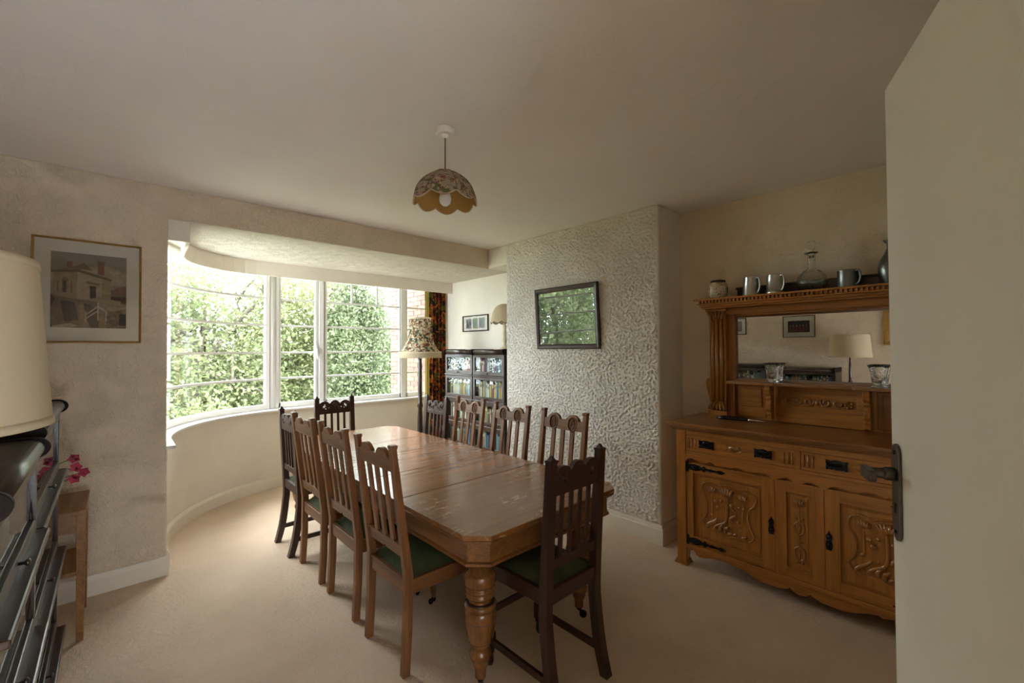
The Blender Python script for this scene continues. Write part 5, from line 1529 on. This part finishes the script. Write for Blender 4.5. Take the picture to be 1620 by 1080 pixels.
# ------------------------------------------------------------------ ornaments on the sideboard
CT = 1.8352
XO = 3.285
def handle_tube(mb, pts, r):
    mb.tube(smooth_path(pts, 5), r, 8)
o = empty('china_jar', (XO, 1.312, CT), 0, 'small round floral china jar at the left end of the cornice', 'jar')
MB().lathe([(0.040, 0.0), (0.052, 0.012), (0.066, 0.05), (0.067, 0.085), (0.058, 0.115), (0.048, 0.125)], (0, 0, 0), 28).build('body', M['china'], o)
MB().lathe([(0.046, 0.124), (0.051, 0.126), (0.052, 0.138), (0.046, 0.140), (0.044, 0.126)], (0, 0, 0), 28, cap=False).build('rim', M['bronze'], o)
def tankard(y, label, r0, r1, h, mat, rot, band):
    t = empty('tankard', (XO, y, CT), rot, label, 'tankard')
    pr_ = [(r0, 0), (r0+0.003, 0.006), (r0+0.001, 0.014)]
    if band: pr_ += [(r0+0.003, 0.022), (r0-0.001, 0.026)]
    pr_ += [(r1+0.001, h-0.008), (r1+0.003, h-0.004), (r1+0.001, h), (r1-0.003, h-0.002), (r0-0.005, 0.015), (0.001, 0.012)]
    MB().lathe(pr_, (0, 0, 0), 28).build('body', mat, t)
    hb_ = MB(); handle_tube(hb_, [(0, -r1+0.001, h*0.88), (0, -r1-0.022, h*0.92), (0, -r1-0.034, h*0.65), (0, -r1-0.026, h*0.30), (0, -r0+0.001, h*0.16)], 0.0055)
    hb_.build('handle', mat, t)
    return t
tankard(1.088, 'left pewter tankard with tapered plain body on the cornice', 0.052, 0.042, 0.138, M['pewter'], R(-25), False)
tankard(0.940, 'pewter tankard with a banded foot, right of the plain one', 0.051, 0.045, 0.136, M['pewter'], R(-30), True)
tankard(0.545, 'short dark pewter mug between decanter and vase', 0.050, 0.051, 0.112, M['pewter_dark'], R(-35), False)
o = empty('decanter', (XO, 0.728, CT), 0, 'round clear glass decanter with ball stopper on the cornice', 'decanter')
MB().lathe([(0.050, 0), (0.072, 0.015), (0.084, 0.055), (0.078, 0.095), (0.048, 0.130), (0.024, 0.146), (0.0215, 0.170), (0.022, 0.232), (0.038, 0.246), (0.038, 0.249), (0.017, 0.240), (0.0165, 0.170), (0.020, 0.144), (0.045, 0.124), (0.074, 0.094), (0.080, 0.055), (0.066, 0.018), (0.001, 0.012)], (0, 0, 0), 36).build('bottle', M['clear'], o)
MB().lathe([(0.013, 0.215), (0.015, 0.250), (0.010, 0.262), (0.016, 0.270), (0.026, 0.286), (0.028, 0.302), (0.020, 0.320), (0.001, 0.328)], (0, 0, 0), 24).build('stopper', M['clear'], o)
o = empty('pewter_vase', (XO, 0.342, CT), 0, 'tall slender necked dark pewter vase at the right end of the cornice', 'vase')
MB().lathe([(0.036, 0), (0.038, 0.008), (0.058, 0.05), (0.064, 0.095), (0.054, 0.140), (0.030, 0.185), (0.019, 0.215), (0.020, 0.238), (0.036, 0.256), (0.037, 0.259), (0.016, 0.240), (0.016, 0.21), (0.001, 0.19)], (0, 0, 0), 32).build('body', M['pewter_dark'], o)
MB().tube(smooth_path([(0, -0.05, 0.14), (0, -0.085, 0.17), (0, -0.075, 0.22), (0, -0.028, 0.245)], 5), 0.005, 8).build('handle', M['pewter_dark'], o)
for y, lab in ((0.972, 'flared cut crystal vase at the left of the mirror shelf'), (0.412, 'flared cut crystal vase at the right of the mirror shelf')):
    o = empty('crystal_vase', (3.318, y, 1.2425), 0, lab, 'vase')
    MB().lathe([(0.036, 0), (0.037, 0.006), (0.022, 0.012), (0.024, 0.016), (0.033, 0.026), (0.036, 0.070), (0.043, 0.112), (0.053, 0.132), (0.049, 0.130), (0.039, 0.108), (0.031, 0.070), (0.027, 0.034), (0.001, 0.028)], (0, 0, 0), 32, wob=lambda a, z: 1+(0.05*math.cos(8*a) if z > 0.03 else 0)).build('body', M['crystal'], o)
o = empty('carving_steel', (3.20, 1.14, 0.9725), R(-78), 'slim dark handled implement with a silver end lying on the worktop', 'utensil')
MB().tube([(-0.15, 0, 0.013), (-0.10, 0, 0.016), (0.03, 0, 0.014), (0.05, 0, 0.012)], [0.008, 0.015, 0.012, 0.009], 10).build('handle', M['iron'], o)
MB().tube([(0.05, 0, 0.012), (0.06, 0, 0.012), (0.15, 0, 0.008)], [0.011, 0.009, 0.006], 10).build('silver_end', M['silver'], o)
